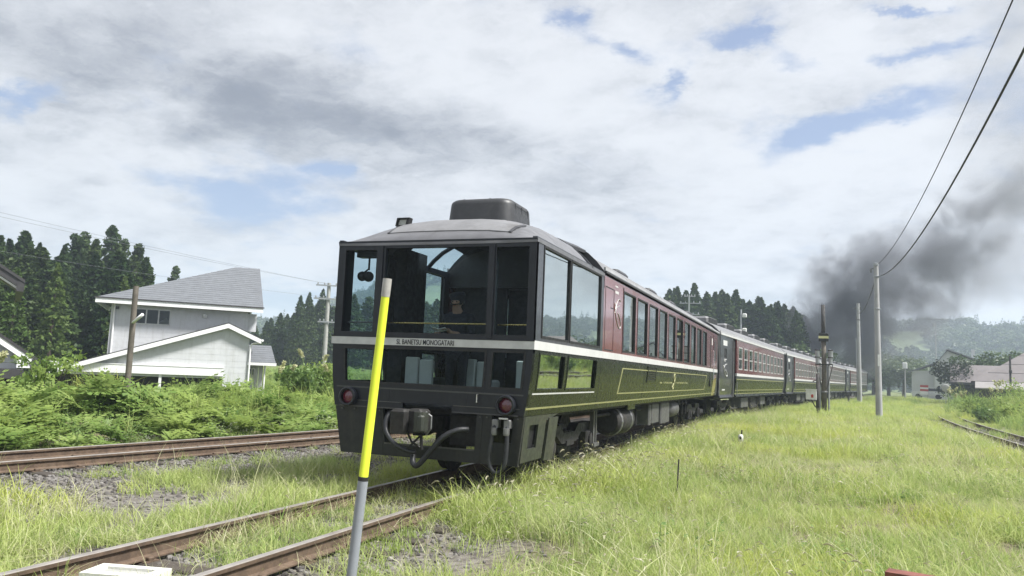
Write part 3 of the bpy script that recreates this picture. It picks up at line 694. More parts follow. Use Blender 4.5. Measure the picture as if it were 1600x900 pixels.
mb = MB(); mb.prism([(-W2,2.95),(W2,2.95)] + [(x, arch(x,.56,3.22)) for x in reversed(XS)], lambda u,v,w: (u,w,v), 3.405, 3.44); mb.build('hood_end_wall', M['hood'], car)
roof_panel(car, 'roof', M['roofgrey'], 3.43, 20.9, .50, 3.22)
for s in (-1, 1):
    mb = MB(); mb.panel([3.44,20.9],[3.225,3.30],[], (fR if s > 0 else fL), -.012, .02); mb.build('roof_edge', M['rooflight'], car)
# cooling unit on the dome
mb = MB(); mb.rbox(-.50,.52,1.35,2.35,3.60,4.055,.20,.09,-.03); un = mb.build('cooling_unit', M['unit'], car, smooth=True, autosmooth=60)
for j in range(7):
    for i in range(7):
        y_ = 1.555 + i*.078 + (.039 if j % 2 else 0); z_ = 3.72 + j*.038
        if i == 0 and j == 0: gm = MB()
        gm.box(.519,.5235, y_, y_+.045, z_, z_+.022)
gm.build('grille', M['black'], un)
for i in range(3):
    y_ = 1.57 + i*.27; mb = MB(); mb.box(.52,.528,y_-.012,y_+.012,3.70,3.99); mb.build('grille_bar', M['unit'], un)
for x in (-.28,.14):
    mb = MB(); mb.tube([(x,1.5,4.05),(x,1.5,4.075)], .012, 6); mb.build('lifting_eye', M['unit'], un)
mb = MB(); mb.panel([-.10,.10],[.0,.12],[(-.085,.06,.015,.105)], lambda u,v,w: (-.80+u+.2*v, .55+w, 3.50+v), 0, .10); rl = mb.build('roof_lamp', M['black'], car)
sheet('lamp_glass', [(-.88,.60,3.52),(-.74,.60,3.52),(-.73,.60,3.60),(-.86,.60,3.60)], M['seatwhite'], rl)
for y_, l_ in ((7.9,1.0),(11.6,1.0),(15.0,.9),(18.6,1.3)):
    mb = MB(); mb.bbox(-.38,.62,y_,y_+l_,3.60,3.90,.06); mb.build('roof_vent', M['unit'], car)
# interior
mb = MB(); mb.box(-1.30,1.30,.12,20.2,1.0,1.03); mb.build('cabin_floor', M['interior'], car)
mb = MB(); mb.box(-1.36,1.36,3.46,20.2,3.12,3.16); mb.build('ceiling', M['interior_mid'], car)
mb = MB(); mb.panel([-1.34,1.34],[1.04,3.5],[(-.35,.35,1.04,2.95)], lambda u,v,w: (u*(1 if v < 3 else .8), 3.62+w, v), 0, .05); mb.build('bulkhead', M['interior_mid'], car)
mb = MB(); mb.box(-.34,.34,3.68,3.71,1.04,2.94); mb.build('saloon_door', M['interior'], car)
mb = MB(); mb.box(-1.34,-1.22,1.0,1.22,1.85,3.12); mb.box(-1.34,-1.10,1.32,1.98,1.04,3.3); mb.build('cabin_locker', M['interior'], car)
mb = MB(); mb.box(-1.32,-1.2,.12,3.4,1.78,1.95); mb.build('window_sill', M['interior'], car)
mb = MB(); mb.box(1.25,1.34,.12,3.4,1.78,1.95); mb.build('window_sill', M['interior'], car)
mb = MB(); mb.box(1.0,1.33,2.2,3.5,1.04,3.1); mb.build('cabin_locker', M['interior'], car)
for x0, x1, mt in ((-1.31,-.85,'steelpipe'),(-.68,.74,'brass'),(.90,1.34,'brass')):
    mb = MB(); mb.tube([(x0,.14,2.10),(x1,.14,2.105)], .011, 6); mb.build('hand_rail', M[mt], car)
mb = MB(); mb.tube([(-1.1,.25,3.05),(-1.1,.25,2.83)], .014, 6); mb.ico((-1.10,.25,2.74), .075, 2); mb.ico((-1.22,.28,2.75), .07, 2); mb.tube([(-1.1,.25,2.85),(-1.22,.28,2.78)], .012, 5); mb.box(-1.25,-.85,.16,.3,3.0,3.08); mb.build('cab_fan', M['interior_mid'], car)
add_bogie(car, 3.1); add_bogie(car, 17.3)
# underfloor equipment on the near side
mb = MB(); mb.box(1.05,1.12,4.2,4.28,.35,.95); mb.box(1.05,1.12,4.36,4.42,.35,.95); mb.box(1.0,1.15,4.15,4.5,.30,.36); mb.build('step_iron', M['boxgrey'], car)
mb = MB(); mb.lathe([(.0,5.6),(.22,5.6),(.27,5.66),(.27,6.9),(.22,6.96),(.0,6.96)], c=(1.0,0,.66), axis='y', n=20, cap=False); at_ = mb.build('air_tank', M['under'], car, smooth=True, autosmooth=40)
mb = MB(); mb.lathe([(.275,5.72),(.285,5.73),(.285,5.80),(.275,5.81)], c=(1.0,0,.66), axis='y', n=20); mb.lathe([(.275,6.6),(.285,6.61),(.285,6.68),(.275,6.69)], c=(1.0,0,.66), axis='y', n=20); mb.build('tank_strap', M['steelpipe'], at_)
for a, b, z0 in ((8.7,8.9,.45),(9.0,9.9,.48),(10.2,11.4,.42)):
    mb = MB(); mb.bbox(.62,1.22,a,b,z0,.93,.03); mb.build('equipment_box', M['boxgrey'], car)
mb = MB(); mb.lathe([(.0,11.8),(.16,11.85),(.22,12.0),(.22,12.9),(.16,13.05),(.0,13.1)], c=(1.02,0,.70), axis='y', n=18, cap=False); mb.build('air_tank', M['boxgrey'], car, smooth=True)
mb = MB(); mb.bbox(1.1,1.3,6.05,6.75,.88,1.0,.02); mb.build('bracket', M['green'], car)
mb = MB()
for a in (7.3,7.8,13.6,14.3,15.0): mb.tube([(1.1,a,.95),(1.1,a,.5),(.8,a,.42)], .025, 6)
mb.tube([(1.05,4.5,.80),(1.05,15,.80)], .03, 6); mb.build('pipework', M['under'], car)

# things inside the observation room
for x0, x1, y_, lab in ((-.85,-.42,1.02,'pale covered armchair behind the lower window beside the yellow stake'),(.08,.42,1.04,'pale covered armchair just behind the standing railwayman'),(.84,1.0,1.06,'pale covered armchair behind the small lower corner window')):
    t_ = thing('armchair', lab, 'armchair', (XC+(x0+x1)/2, Y0+y_, 1.03), 0, 'armchairs in the observation room')
    w = (x1-x0)/2; g = .012
    mb = MB(); mb.bbox(-w,-g if w > .15 else w,-.04,.04,.22,.64,.015)
    if w > .15: mb.bbox(g,w,-.04,.04,.22,.61,.015)
    mb.build('backrest', M['seatwhite'], t_)
    mb = MB(); mb.bbox(-w,w,.04,.5,.2,.36,.03); mb.build('seat', M['seatdark'], t_)
    mb = MB(); mb.box(-w,w,.0,.5,.0,.2); mb.build('pedestal', M['interior'], t_)

# ------------------------------------------------------------------ ordinary coaches
def coach(label, heading, jx, jy):
    c = thing('passenger_coach', label, 'railway coach', (jx, jy, 0), -R(heading), 'coaches of the train')
    return c
proto = coach('second coach from the observation end, maroon above green with paired sash windows', JOINTS[1][2], JOINTS[1][0], JOINTS[1][1])
ZL = [.88,.98,1.12,1.28,1.45,1.60]
wins = [(4.28+1.4*k, 5.22+1.4*k) for k in range(11)]
for s, fn in ((1, fR), (-1, fL)):
    mb = MB(); mb.panel([3.85,19.75],[1.84,3.24],[(a,b,2.0,2.95) for a,b in wins] if s > 0 else [], fn, 0, .06); mb.build('upper_side', M['red'], proto)
    mb = MB(); mb.panel([3.85,19.75], ZL, [], fn, 0, .06); mb.build('lower_side', M['green'], proto, deform=tum)
    mb = MB(); mb.panel([3.85,19.75],[1.60,1.73],[], fn, 0, .06); mb.build('dark_band', M['darkside'], proto, deform=tum)
    mb = MB(); mb.panel([3.85,19.75],[1.73,1.84],[], fn, -.012, .06); mb.build('side_band', M['white'], proto, deform=tum)
    mb = MB(); mb.panel([.35,19.75],[3.24,3.30],[], fn, -.025, .06); mb.build('gutter', M['white'], proto)
    mb = MB(); mb.panel([.35,3.0], ZL+[1.84,3.24],[(1.1,1.6,2.4,2.75)], fn, 0, .06); mb.build('vestibule_side', M['darkside'], proto, deform=tum)
    mb = MB(); mb.panel([3.0,3.85], ZL+[3.2],[], fn, .08, .12); mb.build('side_door', M['black'], proto, deform=tum)
    mb = MB(); mb.panel([19.75,20.75], ZL+[3.24],[], fn, .05, .10); mb.build('end_vestibule', M['black'], proto, deform=tum)
for a, b in wins: side_window(proto, fR, a, b, 2.0, 2.95, M['silver'], M['glass_side'], fw=.05, sash=2.46)
for z in (1.585, 1.13, .985): line_strip('gold_line', M['yellow'], proto, fR, 3.86, 19.7, z, z+.03)
mb = MB(); mb.tube([(W2+.02,2.98,.9),(W2+.02,2.98,3.1)], .025, 6); mb.tube([(W2+.02,3.87,.9),(W2+.02,3.87,1.5)], .02, 6); mb.build('grab_rail', M['steelpipe'], proto)
mb = MB(); mb.panel([.9,1.7],[2.86,3.06],[], fR, -.006, .0); mb.build('number_plate', M['white'], proto)
X1 = W2 + .006
ribbon([(X1, y, z) for y, z in ((1.0,1.98),(1.3,2.12),(1.65,2.16))], .016, 'swirl_emblem', M['silver'], proto)
ribbon([(X1, y, z) for y, z in ((1.0,2.1),(1.05,1.95),(1.35,1.75),(1.65,1.68),(1.7,1.8),(1.4,1.92))], .018, 'swirl_emblem', M['silver'], proto)
for z, w_ in ((2.32,.5),(2.26,.3)):
    mb = MB(); mb.panel([1.1,1.1+w_],[z,z+.03],[], fR, -.006, .0); mb.build('lettering_line', M['white'], proto)
mb = MB(); mb.panel([1.0,1.6],[1.14,1.2],[], fR, -.006, .03); mb.build('lettering_line', M['white'], proto, deform=tum)
sheet('vestibule_window', [fR(1.1,2.4,.02),fR(1.6,2.4,.02),fR(1.6,2.75,.02),fR(1.1,2.75,.02)], M['black'], proto)
for y_ in (.35, 20.7):
    mb = MB(); mb.panel([-W2,W2],[.9,3.25],[(-.45,.45,1.1,3.0)], lambda u,v,w: (u, y_+w, v), 0, .06); mb.build('end_wall', M['hood'], proto, deform=tum)
roof_panel(proto, 'roof', M['roofgrey'], .30, 20.8, .50, 3.30)
for s in (-1, 1):
    mb = MB(); mb.panel([.30,20.8],[3.30,3.38],[], (fR if s > 0 else fL), -.012, .02); mb.build('roof_edge', M['rooflight'], proto)
for k in range(5):
    y_ = 1.5 + 3.9*k
    mb = MB(); mb.bbox(-.62,.72,y_,y_+1.9,3.68,4.02,.08); u_ = mb.build('cooling_unit', M['roofgrey'], proto)
    mb = MB(); mb.box(.722,.735,y_+.10,y_+1.75,3.70,3.98); mb.build('grille', M['black'], u_)
mb = MB(); mb.box(-1.2,1.2,.4,20.6,.80,.90); mb.build('underframe', M['under'], proto)
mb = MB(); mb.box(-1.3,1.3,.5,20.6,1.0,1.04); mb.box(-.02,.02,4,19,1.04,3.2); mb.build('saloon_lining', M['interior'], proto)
add_bogie(proto, 3.4); add_bogie(proto, 17.4)
mb = MB(); mb.bbox(.7,1.25,6.2,8.0,.38,.82,.03); mb.build('equipment_box', M['boxgrey'], proto)
mb = MB(); mb.bbox(.7,1.2,9.0,10.6,.30,.82,.03); mb.build('equipment_box', M['under'], proto)
mb = MB(); mb.bbox(.7,1.22,12.0,13.6,.40,.82,.03); mb.build('equipment_box', M['boxgrey'], proto)
gangway(proto, 20.78)
for i, lab in ((2, 'third coach, partly hidden behind the signal post with two lamps'), (3, 'fourth coach, seen between the signal post and the thinner concrete pole'), (4, 'farthest coach in view, ending beside the taller concrete pole under the smoke')):
    c = copy_tree(proto); c.location = (JOINTS[i][0], JOINTS[i][1], 0); c.rotation_euler = (0, 0, -R(JOINTS[i][2])); c['label'] = lab

# ================================================================== ground, tracks
def ground_mat():
    mt, nt, o = new_mat('ground')
    g = nt.node('ShaderNodeNewGeometry').outputs['Position']
    at = nt.node('ShaderNodeAttribute'); at.attribute_name = 'gravel'
    n1 = nt.noise(g, 1.2, 6, .65); n2 = nt.noise(g, 14, 4, .6)
    soil = nt.mix(nt.ramp(n1, .35, .65), (.075, .058, .042), (.14, .115, .082))
    green = nt.mix(nt.ramp(nt.noise(g, .12, 5, .6), .35, .65), (.09, .125, .035), (.16, .19, .06))
    green = nt.mix(nt.ramp(n2, .4, .7), green, (.12, .13, .05))
    th = nt.node('ShaderNodeAttribute'); th.attribute_name = 'thatch_shade'
    thatch_shade = nt.mix(nt.ramp(n2, .3, .7), (.075, .062, .036), (.19, .165, .095))  # dead-grass brown, chosen so gaps between tufts read as thatch and as shadow
    green = nt.mix(th.outputs['Fac'], green, thatch_shade)
    grav = nt.mix(nt.ramp(n2, .3, .7), (.07, .06, .052), (.19, .175, .155))
    c = nt.mix(nt.ramp(at.outputs['Fac'], .0, 1.0, smooth=False), green, grav)
    c = nt.mix(nt.math('MULTIPLY', nt.ramp(n1, .52, .7), .6), c, soil)
    b = nt.node('ShaderNodeBsdfPrincipled'); nt.put(b.inputs['Base Color'], c); b.inputs['Roughness'].default_value = .95
    bp = nt.node('ShaderNodeBump'); bp.inputs['Strength'].default_value = .6; bp.inputs['Distance'].default_value = .03
    nt.put(bp.inputs['Height'], n2); nt.l.new(bp.outputs[0], b.inputs['Normal']); nt.l.new(b.outputs[0], o.inputs[0]); return mt
def axis_pts(a, near0, near1, b, step, grow=1.22):
    p = list(np.arange(near0, near1, step)); s = step; x = near1
    while x < b: p.append(x); s *= grow; x += s
    p.append(b); s = step; x = near0
    q_ = []
    while x > a: s *= grow; x -= s; q_.append(max(x, a))
    return np.array(sorted(set(q_ + p)))
gx = axis_pts(-2500, -22, 16, 2500, .4); gy = axis_pts(-2500, -2, 40, 2500, .4)
GX, GY = np.meshgrid(gx, gy); GZ = height(GX, GY)
nx, ny = len(gx), len(gy)
V = np.stack([GX.ravel(), GY.ravel(), GZ.ravel()], 1)
ii = np.arange((nx-1)*(ny-1)); r_, c_ = ii//(nx-1), ii % (nx-1)
F = np.stack([r_*nx+c_, r_*nx+c_+1, (r_+1)*nx+c_+1, (r_+1)*nx+c_], 1)
me = bpy.data.meshes.new('ground'); me.from_pydata(V.tolist(), [], F.tolist())
gx_, gy_ = V[:,0], V[:,1]
gr = np.maximum.reduce([1-smoothstep(1.6,2.6,np.abs(gx_-xat(S_TRK,gy_))), 1-smoothstep(1.7,2.4,np.abs(gx_-xat(S_LTRK,gy_))), 1-smoothstep(1.4,2.0,np.abs(gx_-xat(S_RTRK,gy_)))])
btw = ((gx_ < xat(S_TRK,gy_)) & (gx_ > xat(S_LTRK,gy_))).astype(float)
gr = np.maximum(gr, btw)
gr = np.where(gy_ > 140, 0, gr)
a = me.attributes.new('gravel', 'FLOAT', 'POINT'); a.data.foreach_set('value', gr.astype(np.float32))
th_ = 1-smoothstep(25, 60, np.hypot(gx_, gy_))
a = me.attributes.new('thatch_shade', 'FLOAT', 'POINT'); a.data.foreach_set('value', th_.astype(np.float32))
me.materials.append(ground_mat()); me.polygons.foreach_set('use_smooth', [True]*len(me.polygons))
tag(link('ground', me), kind='structure')

RAIL = [(-.0625,-.150),(.0625,-.150),(.0625,-.138),(.012,-.120),(.010,-.045),(.033,-.035),(.034,-.006),(.026,0),(-.026,0),(-.034,-.006),(-.033,-.035),(-.010,-.045),(-.012,-.120),(-.0625,-.138)]
def rail_mesh(S, off, ya, yb, dz=0.0):
    P = S[(S[:,1] >= ya) & (S[:,1] <= yb)]
    T = np.gradient(P, axis=0); T /= np.linalg.norm(T, axis=1)[:,None]; N = np.stack([T[:,1], -T[:,0]], 1)
    n = len(RAIL); vs = []; 
    for p, nn in zip(P, N):
        for a_, b_ in RAIL: vs.append((p[0]+nn[0]*(off+a_), p[1]+nn[1]*(off+a_), b_+dz))
    fs = []; mi = []
    for i in range(len(P)-1):
        for k in range(n):
            fs.append((i*n+k, i*n+(k+1)%n, (i+1)*n+(k+1)%n, (i+1)*n+k)); mi.append(1 if k in (6,7,8) else 0)
    me = bpy.data.meshes.new('rail'); me.from_pydata(vs, [], fs); me.materials.append(M['rust']); me.materials.append(M['railtop'])
    me.polygons.foreach_set('material_index', mi)
    bm = bmesh.new(); bm.from_mesh(me); bmesh.ops.recalc_face_normals(bm, faces=bm.faces); bm.to_mesh(me); bm.free(); return me
mb = MB(); mb.bbox(-1.05,1.05,-.10,.10,-.30,-.156,.012); ME_SLEEPER = mb.mesh('sleeper', M['wood_old'])
mb = MB(); mb.box(-.11, .11, -.075, .075, -.156, -.147); mb.bbox(.045, .10, -.03, .03, -.147, -.115, .008); mb.bbox(-.10, -.045, -.03, .03, -.147, -.115, .008)
ME_CLIP = mb.mesh('rail_fastening', M['rust'])
def railway(label, S, ya, yb, sl_a, sl_b, dz=0.0, clips=True):
    t_ = thing('railway_track', label, 'railway track', (0, 0, dz), 0, 'railway tracks')
    for off in (-.5335-.032, .5335+.032): link('rail', rail_mesh(S, off, ya, yb), t_)
    seg = np.concatenate([[0], np.cumsum(np.linalg.norm(np.diff(S, axis=0), axis=1))])
    L0 = np.interp(sl_a, S[:,1], seg); L1 = np.interp(sl_b, S[:,1], seg)
    for l in np.arange(L0, L1, .62):
        x, y = np.interp(l, seg, S[:,0]), np.interp(l, seg, S[:,1]); x2, y2 = np.interp(l+.3, seg, S[:,0]), np.interp(l+.3, seg, S[:,1])
        rz = -math.atan2(x2-x, y2-y) + random.uniform(-.02,.02)
        so_ = link('sleeper', ME_SLEEPER, t_, (x, y, random.uniform(-.012,.0)), (0,0,rz))
        if clips:
            for s_ in (-.566, .566): link('rail_fastening', ME_CLIP, so_, (s_,0,0))
    return t_
railway('rusty weedy track that the train stands on, running to the front', S_TRK, -8, 150, -1, 14)
railway('rusty track with a bright far rail beside the fern bank, behind the ballast', S_LTRK, -6, 150, 4, 22)
railway('dark disused track in the grass at the far edge of the meadow', S_RTRK, -8, 150, 24, 60, dz=-.12)
# fish plates on the near rail
for y_ in (4.9,):
    pass

# white concrete block between the rails, rusty bar close to the camera
t_ = tag(link('concrete_block', None), 'low whitewashed concrete block lying between the rails at the bottom edge', 'concrete block'); t_.location = (-4.62, 4.50, -.17); t_.rotation_euler = (0,0,R(14))
mb = MB(); mb.panel([-.27,.27],[-.14,.14],[(-.19,.19,-.07,.07)], lambda u,v,w: (u,v,.145-w), 0, .145); mb.build('rim', M['whiteconc'], t_)
mb = MB(); mb.box(-.19,.19,-.07,.07,.02,.125); mb.build('lid', M['concrete'], t_)
mb = MB(); P0_ = Vector((.72,4.30,-.12))
mb.box(-.045,.045,-.02,.02,0,.62); mb.box(.42,.51,-.02,.02,0,.62)
t_ = tag(link('rusty_frame', None), 'top of a reddish rusty steel frame in the grass at the bottom edge', 'steel frame'); t_.location = (.47,4.60,-.12); t_.rotation_euler = (0,0,R(-16))
mb.build('upright', M['redrust'], t_)
mb = MB(); mb.box(-.10,.58,-.045,.045,.62,.70); mb.box(-.10,.58,-.06,-.045,.60,.70); mb.build('crossbar', M['redrust'], t_)

# ================================================================== scattered ground cover (stuff)
def scatter(name, P, rz, tilt, scl, idx, protos, label, cat):
    P = np.asarray(P, float)
    cl = bpy.data.collections.new(name + '_sources')
    for i, me_ in enumerate(protos):
        o_ = bpy.data.objects.new('%s_source_%02d' % (name, i), me_); cl.objects.link(o_)
    me = bpy.data.meshes.new(name); me.vertices.add(len(P)); me.vertices.foreach_set('co', P.astype(np.float32).ravel())
    a = me.attributes.new('rot', 'FLOAT_VECTOR', 'POINT'); a.data.foreach_set('vector', np.stack([tilt[:,0], tilt[:,1], rz], 1).astype(np.float32).ravel())
    a = me.attributes.new('scl', 'FLOAT_VECTOR', 'POINT'); a.data.foreach_set('vector', np.asarray(scl, np.float32).ravel())
    a = me.attributes.new('idx', 'INT', 'POINT'); a.data.foreach_set('value', np.asarray(idx, np.int32))
    o = link(name, me)
    ng = bpy.data.node_groups.new(name, 'GeometryNodeTree')
    ng.interface.new_socket('Geometry', in_out='INPUT', socket_type='NodeSocketGeometry'); ng.interface.new_socket('Geometry', in_out='OUTPUT', socket_type='NodeSocketGeometry')
    N, L = ng.nodes, ng.links
    gi = N.new('NodeGroupInput'); go = N.new('NodeGroupOutput'); ip = N.new('GeometryNodeInstanceOnPoints'); ci = N.new('GeometryNodeCollectionInfo')
    ci.inputs[0].default_value = cl; ci.inputs[1].default_value = True; ci.inputs[2].default_value = True
    def attr(nm, ty):
        n = N.new('GeometryNodeInputNamedAttribute'); n.data_type = ty; n.inputs[0].default_value = nm; return n.outputs[0]
    L.new(gi.outputs[0], ip.inputs['Points']); L.new(ci.outputs[0], ip.inputs['Instance']); ip.inputs['Pick Instance'].default_value = True
    L.new(attr('idx','INT'), ip.inputs['Instance Index']); 
    e2r = N.new('FunctionNodeEulerToRotation'); L.new(attr('rot','FLOAT_VECTOR'), e2r.inputs[0]); L.new(e2r.outputs[0], ip.inputs['Rotation'])
    L.new(attr('scl','FLOAT_VECTOR'), ip.inputs['Scale']); L.new(ip.outputs[0], go.inputs[0])
    md = o.modifiers.new('scatter', 'NODES'); md.node_group = ng
    return tag(o, label, cat, kind='stuff')

def blades_mesh(name, n, h, rad, width, lean, mat, seed, segs=3, curl=1.0, extra=None):
    g = np.random.default_rng(seed); vs = []; fs = []; mi = []
    for b in range(n):
        a_ = g.uniform(0, 2*math.pi); r0 = rad*math.sqrt(g.random()); bx, by = r0*math.cos(a_), r0*math.sin(a_)
        d_ = g.uniform(0, 2*math.pi); hh = h*g.uniform(.45, 1.1); ln = lean*g.uniform(.2, 1.25)*hh; w = width*g.uniform(.7, 1.3)
        dxv, dyv = math.cos(d_), math.sin(d_); f = g.uniform(-.9,.9)+d_+math.pi/2; sx, sy = math.cos(f), math.sin(f)
        base = len(vs)
        for k in range(segs+1):
            u = k/segs; zz = hh*(u - .28*curl*u*u*min(1.6, ln/hh)); off = ln*u**1.8; ww = w*(1-u**1.6)*.5 + .0004
            cx, cy = bx+dxv*off, by+dyv*off
            if k < segs: vs += [(cx-sx*ww, cy-sy*ww, zz), (cx+sx*ww, cy+sy*ww, zz)]
            else: vs.append((cx, cy, zz))
        for k in range(segs-1): fs.append((base+2*k, base+2*k+1, base+2*k+3, base+2*k+2)); mi.append(0)
        fs.append((base+2*segs-2, base+2*segs-1, base+2*segs)); mi.append(0)
        if extra and g.random() < extra[0]:        # drooping seed head
            k0 = len(vs); hl = extra[2]; er = extra[3]
            P = [np.array((bx+dxv*ln*.9, by+dyv*ln*.9, hh*(1-.28*curl*min(1.6,ln/hh)))) ]
            for q in range(1, 5):
                u = q/4; P.append(P[0] + np.array((dxv*hl*u*.8, dyv*hl*u*.8, hl*(.42*u-.62*u*u))))
            for q, p in enumerate(P):
                rr = er*(0.5, 1.0, 1.0, .8, .2)[q]
                for c in range(4): vs.append((p[0]+rr*math.cos(c*1.571), p[1]+rr*math.sin(c*1.571)*.8, p[2]+rr*(.6 if c % 2 else -.6)))
            for q in range(4):
                for c in range(4): fs.append((k0+4*q+c, k0+4*q+(c+1)%4, k0+4*q+4+(c+1)%4, k0+4*q+4+c)); mi.append(1)
    me = bpy.data.meshes.new(name); me.from_pydata(vs, [], fs); me.materials.append(mat)
    if extra: me.materials.append(extra[1])
    me.polygons.foreach_set('material_index', mi); return me

def frond_mesh(name, n, length, mat, seed, pairs=9):
    g = np.random.default_rng(seed); vs = []; fs = []
    for b in range(n):
        a_ = g.uniform(0, 2*math.pi); L_ = length*g.uniform(.7, 1.15); up = g.uniform(.55, 1.1)
        dv = np.array((math.cos(a_), math.sin(a_), 0)); sv = np.array((-dv[1], dv[0], 0)); st = np.array((g.uniform(-.1,.1), g.uniform(-.1,.1), 0))
        stem_h = L_*up*.7
        def pt(u): return st + dv*L_*(.12*u + .75*u*u) + np.array((0,0, stem_h*(1.35*u - .62*u*u)))
        for k in range(pairs):
            u = .28 + .70*k/(pairs-1); p = pt(u); q = pt(min(1, u+.05)); ll = L_*.36*(1-((u-.28)/.75)**1.2)*g.uniform(.8,1.15) + .01
            wd = L_*.055
            t_ = (q-p); t_ /= (np.linalg.norm(t_)+1e-6)
            for s in (-1, 1):
                dd = s*sv*.88 + t_*.45 + np.array((0,0,g.uniform(-.35,.05))); e = p + dd*ll; mdl = p + dd*ll*.45
                i0 = len(vs); vs += [tuple(p - t_*wd*.4), tuple(mdl + t_*wd), tuple(e), tuple(mdl - t_*wd)]; fs.append((i0, i0+1, i0+2, i0+3))
    me = bpy.data.meshes.new(name); me.from_pydata(vs, [], fs); me.materials.append(mat); return me

def weed_mesh(name, n, h, rad, leaf, mat, seed, flower=0):
    g = np.random.default_rng(seed); vs = []; fs = []; mi = []
    for s in range(n):
        bx, by = g.normal(0, rad, 2); hh = h*g.uniform(.5, 1.1); lx, ly = g.normal(0, .15, 2)
        k_ = max(4, int(hh/.05))
        for k in range(k_):
            u = (k+1)/k_; p = np.array((bx+lx*u*hh, by+ly*u*hh, hh*u)); a_ = k*2.4 + g.uniform(-.4,.4); ll = leaf*(1.15-.6*u)*g.uniform(.7,1.2)
            d_ = np.array((math.cos(a_), math.sin(a_), g.uniform(-.3,.5))); sd_ = np.array((-math.sin(a_), math.cos(a_), g.uniform(-.2,.2)))
            i0 = len(vs); vs += [tuple(p), tuple(p+d_*ll*.5+sd_*ll*.28), tuple(p+d_*ll), tuple(p+d_*ll*.5-sd_*ll*.28)]; fs.append((i0,i0+1,i0+2,i0+3)); mi.append(0)
        i0 = len(vs); w = .004; vs += [(bx-w,by,0),(bx+w,by,0),(bx+lx*hh,by+ly*hh,hh)]; fs.append((i0,i0+1,i0+2)); mi.append(0)
        for k in range(flower):
            p = np.array((bx+lx*hh+g.normal(0,.03), by+ly*hh+g.normal(0,.03), hh+g.uniform(0,.05))); r0 = .012; i0 = len(vs)
            vs += [(p[0]-r0,p[1],p[2]),(p[0],p[1]-r0,p[2]+.003),(p[0]+r0,p[1],p[2]),(p[0],p[1]+r0,p[2]+.003)]; fs.append((i0,i0+1,i0+2,i0+3)); mi.append(1)
    me = bpy.data.meshes.new(name); me.from_pydata(vs, [], fs); me.materials.append(mat)
    if flower: me.materials.append(M['flower'])
    me.polygons.foreach_set('material_index', mi); return me

def stone_mesh(seed):
    g = np.random.default_rng(seed); random.seed(seed); mb = MB(); mb.ico((0,0,0), 1, 1, (1, g.uniform(.6,.9), g.uniform(.5,.8)), .22)
    me = mb.mesh('stone', M['stone']); return me

def spread_pts(x0, x1, y0, y1, dens, keep):
    """random points in a rectangle at dens per m2, thinned by keep(x, y) in 0..1, only inside the (widened) view wedge"""
    n = int((x1-x0)*(y1-y0)*dens); x = rng.uniform(x0, x1, n); y = rng.uniform(y0, y1, n)
    az = np.degrees(np.arctan2(x, y)); k = (az > -62) & (az < 24) & (np.hypot(x, y) > 1.3)
    x, y = x[k], y[k]; k = rng.random(len(x)) < keep(x, y); x, y = x[k], y[k]
    return x, y
def under_train(x, y):
    return (np.abs(x - xat(S_TRK, y)) < 1.25) & (y > Y0+.6) & (y < 113)
def lay(name, lots, protos, label, cat):
    """lots: (x, y, scale low, scale high, tilt, proto indices, dz)"""
    Ps, Rz, Ti, Sc, Id = [], [], [], [], []
    for x, y, s0, s1, ti, ids, dz_ in lots:
        n = len(x); s0 = np.broadcast_to(s0, n); s1 = np.broadcast_to(s1, n); z = height(x, y) + dz_; Ps.append(np.stack([x, y, z], 1)); Rz.append(rng.uniform(0, 6.283, n)); Ti.append(rng.normal(0, ti, (n, 2)))
        s = rng.uniform(s0, s1, n); Sc.append(np.stack([s, s, s*rng.uniform(.8, 1.2, n)], 1)); Id.append(rng.choice(ids, n))
    return scatter(name, np.concatenate(Ps), np.concatenate(Rz), np.concatenate(Ti), np.concatenate(Sc), np.concatenate(Id), protos, label, cat)

dist = lambda x, y: np.hypot(x, y)
xr = lambda x, y: x - xat(S_TRK, y)         # offset from the train's track
xl = lambda x, y: xat(S_LTRK, y) - x
xrr = lambda x, y: x - xat(S_RTRK, y)
# ---- meadow on the near side of the train
gp = [blades_mesh('grass_tuft', 38, .20, .17, .0056, (.55,.8,1.1,1.4,.7,1.2)[i], M['grass'], 100+i, segs=4) for i in range(6)]
gp += [blades_mesh('grass_tuft', 28, .28, .17, .0048, 1.0, M['grass'], 120+i, segs=4, extra=(.07, M['seed'], .06, .0045)) for i in range(4)]
gp += [blades_mesh('green_tuft', 30, .17, .14, .0075, (.5,.9,1.2,.7)[i], M['grassgreen'], 140+i) for i in range(4)]
gp += [blades_mesh('dry_tuft', 22, .25, .20, .0042, (1.2,1.7,1.4,2.0)[i], M['drygrass'], 160+i, segs=4) for i in range(4)]
gp += [blades_mesh('long_grass', 26, .62, .17, .0085, .75, M['grassgreen'], 180+i, segs=4) for i in range(3)]
gp += [blades_mesh('foxtail', 9, .46, .12, .0040, .8, M['grass'], 190+i, segs=4, extra=(.75, M['seed'], .075, .007)) for i in range(3)]
gp += [blades_mesh('straw', 7, .50, .22, .0034, .9, M['drygrass'], 195+i, segs=4) for i in range(3)]
gp += [weed_mesh('meadow_weed', 5, .20, .08, .06, M['weed'], 198+i) for i in range(2)]
A, SH, GR, DR, LG, FX, ST, WD = list(range(6)), list(range(6,10)), list(range(10,14)), list(range(14,18)), list(range(18,21)), [21,22,23], [24,25,26], [27,28]
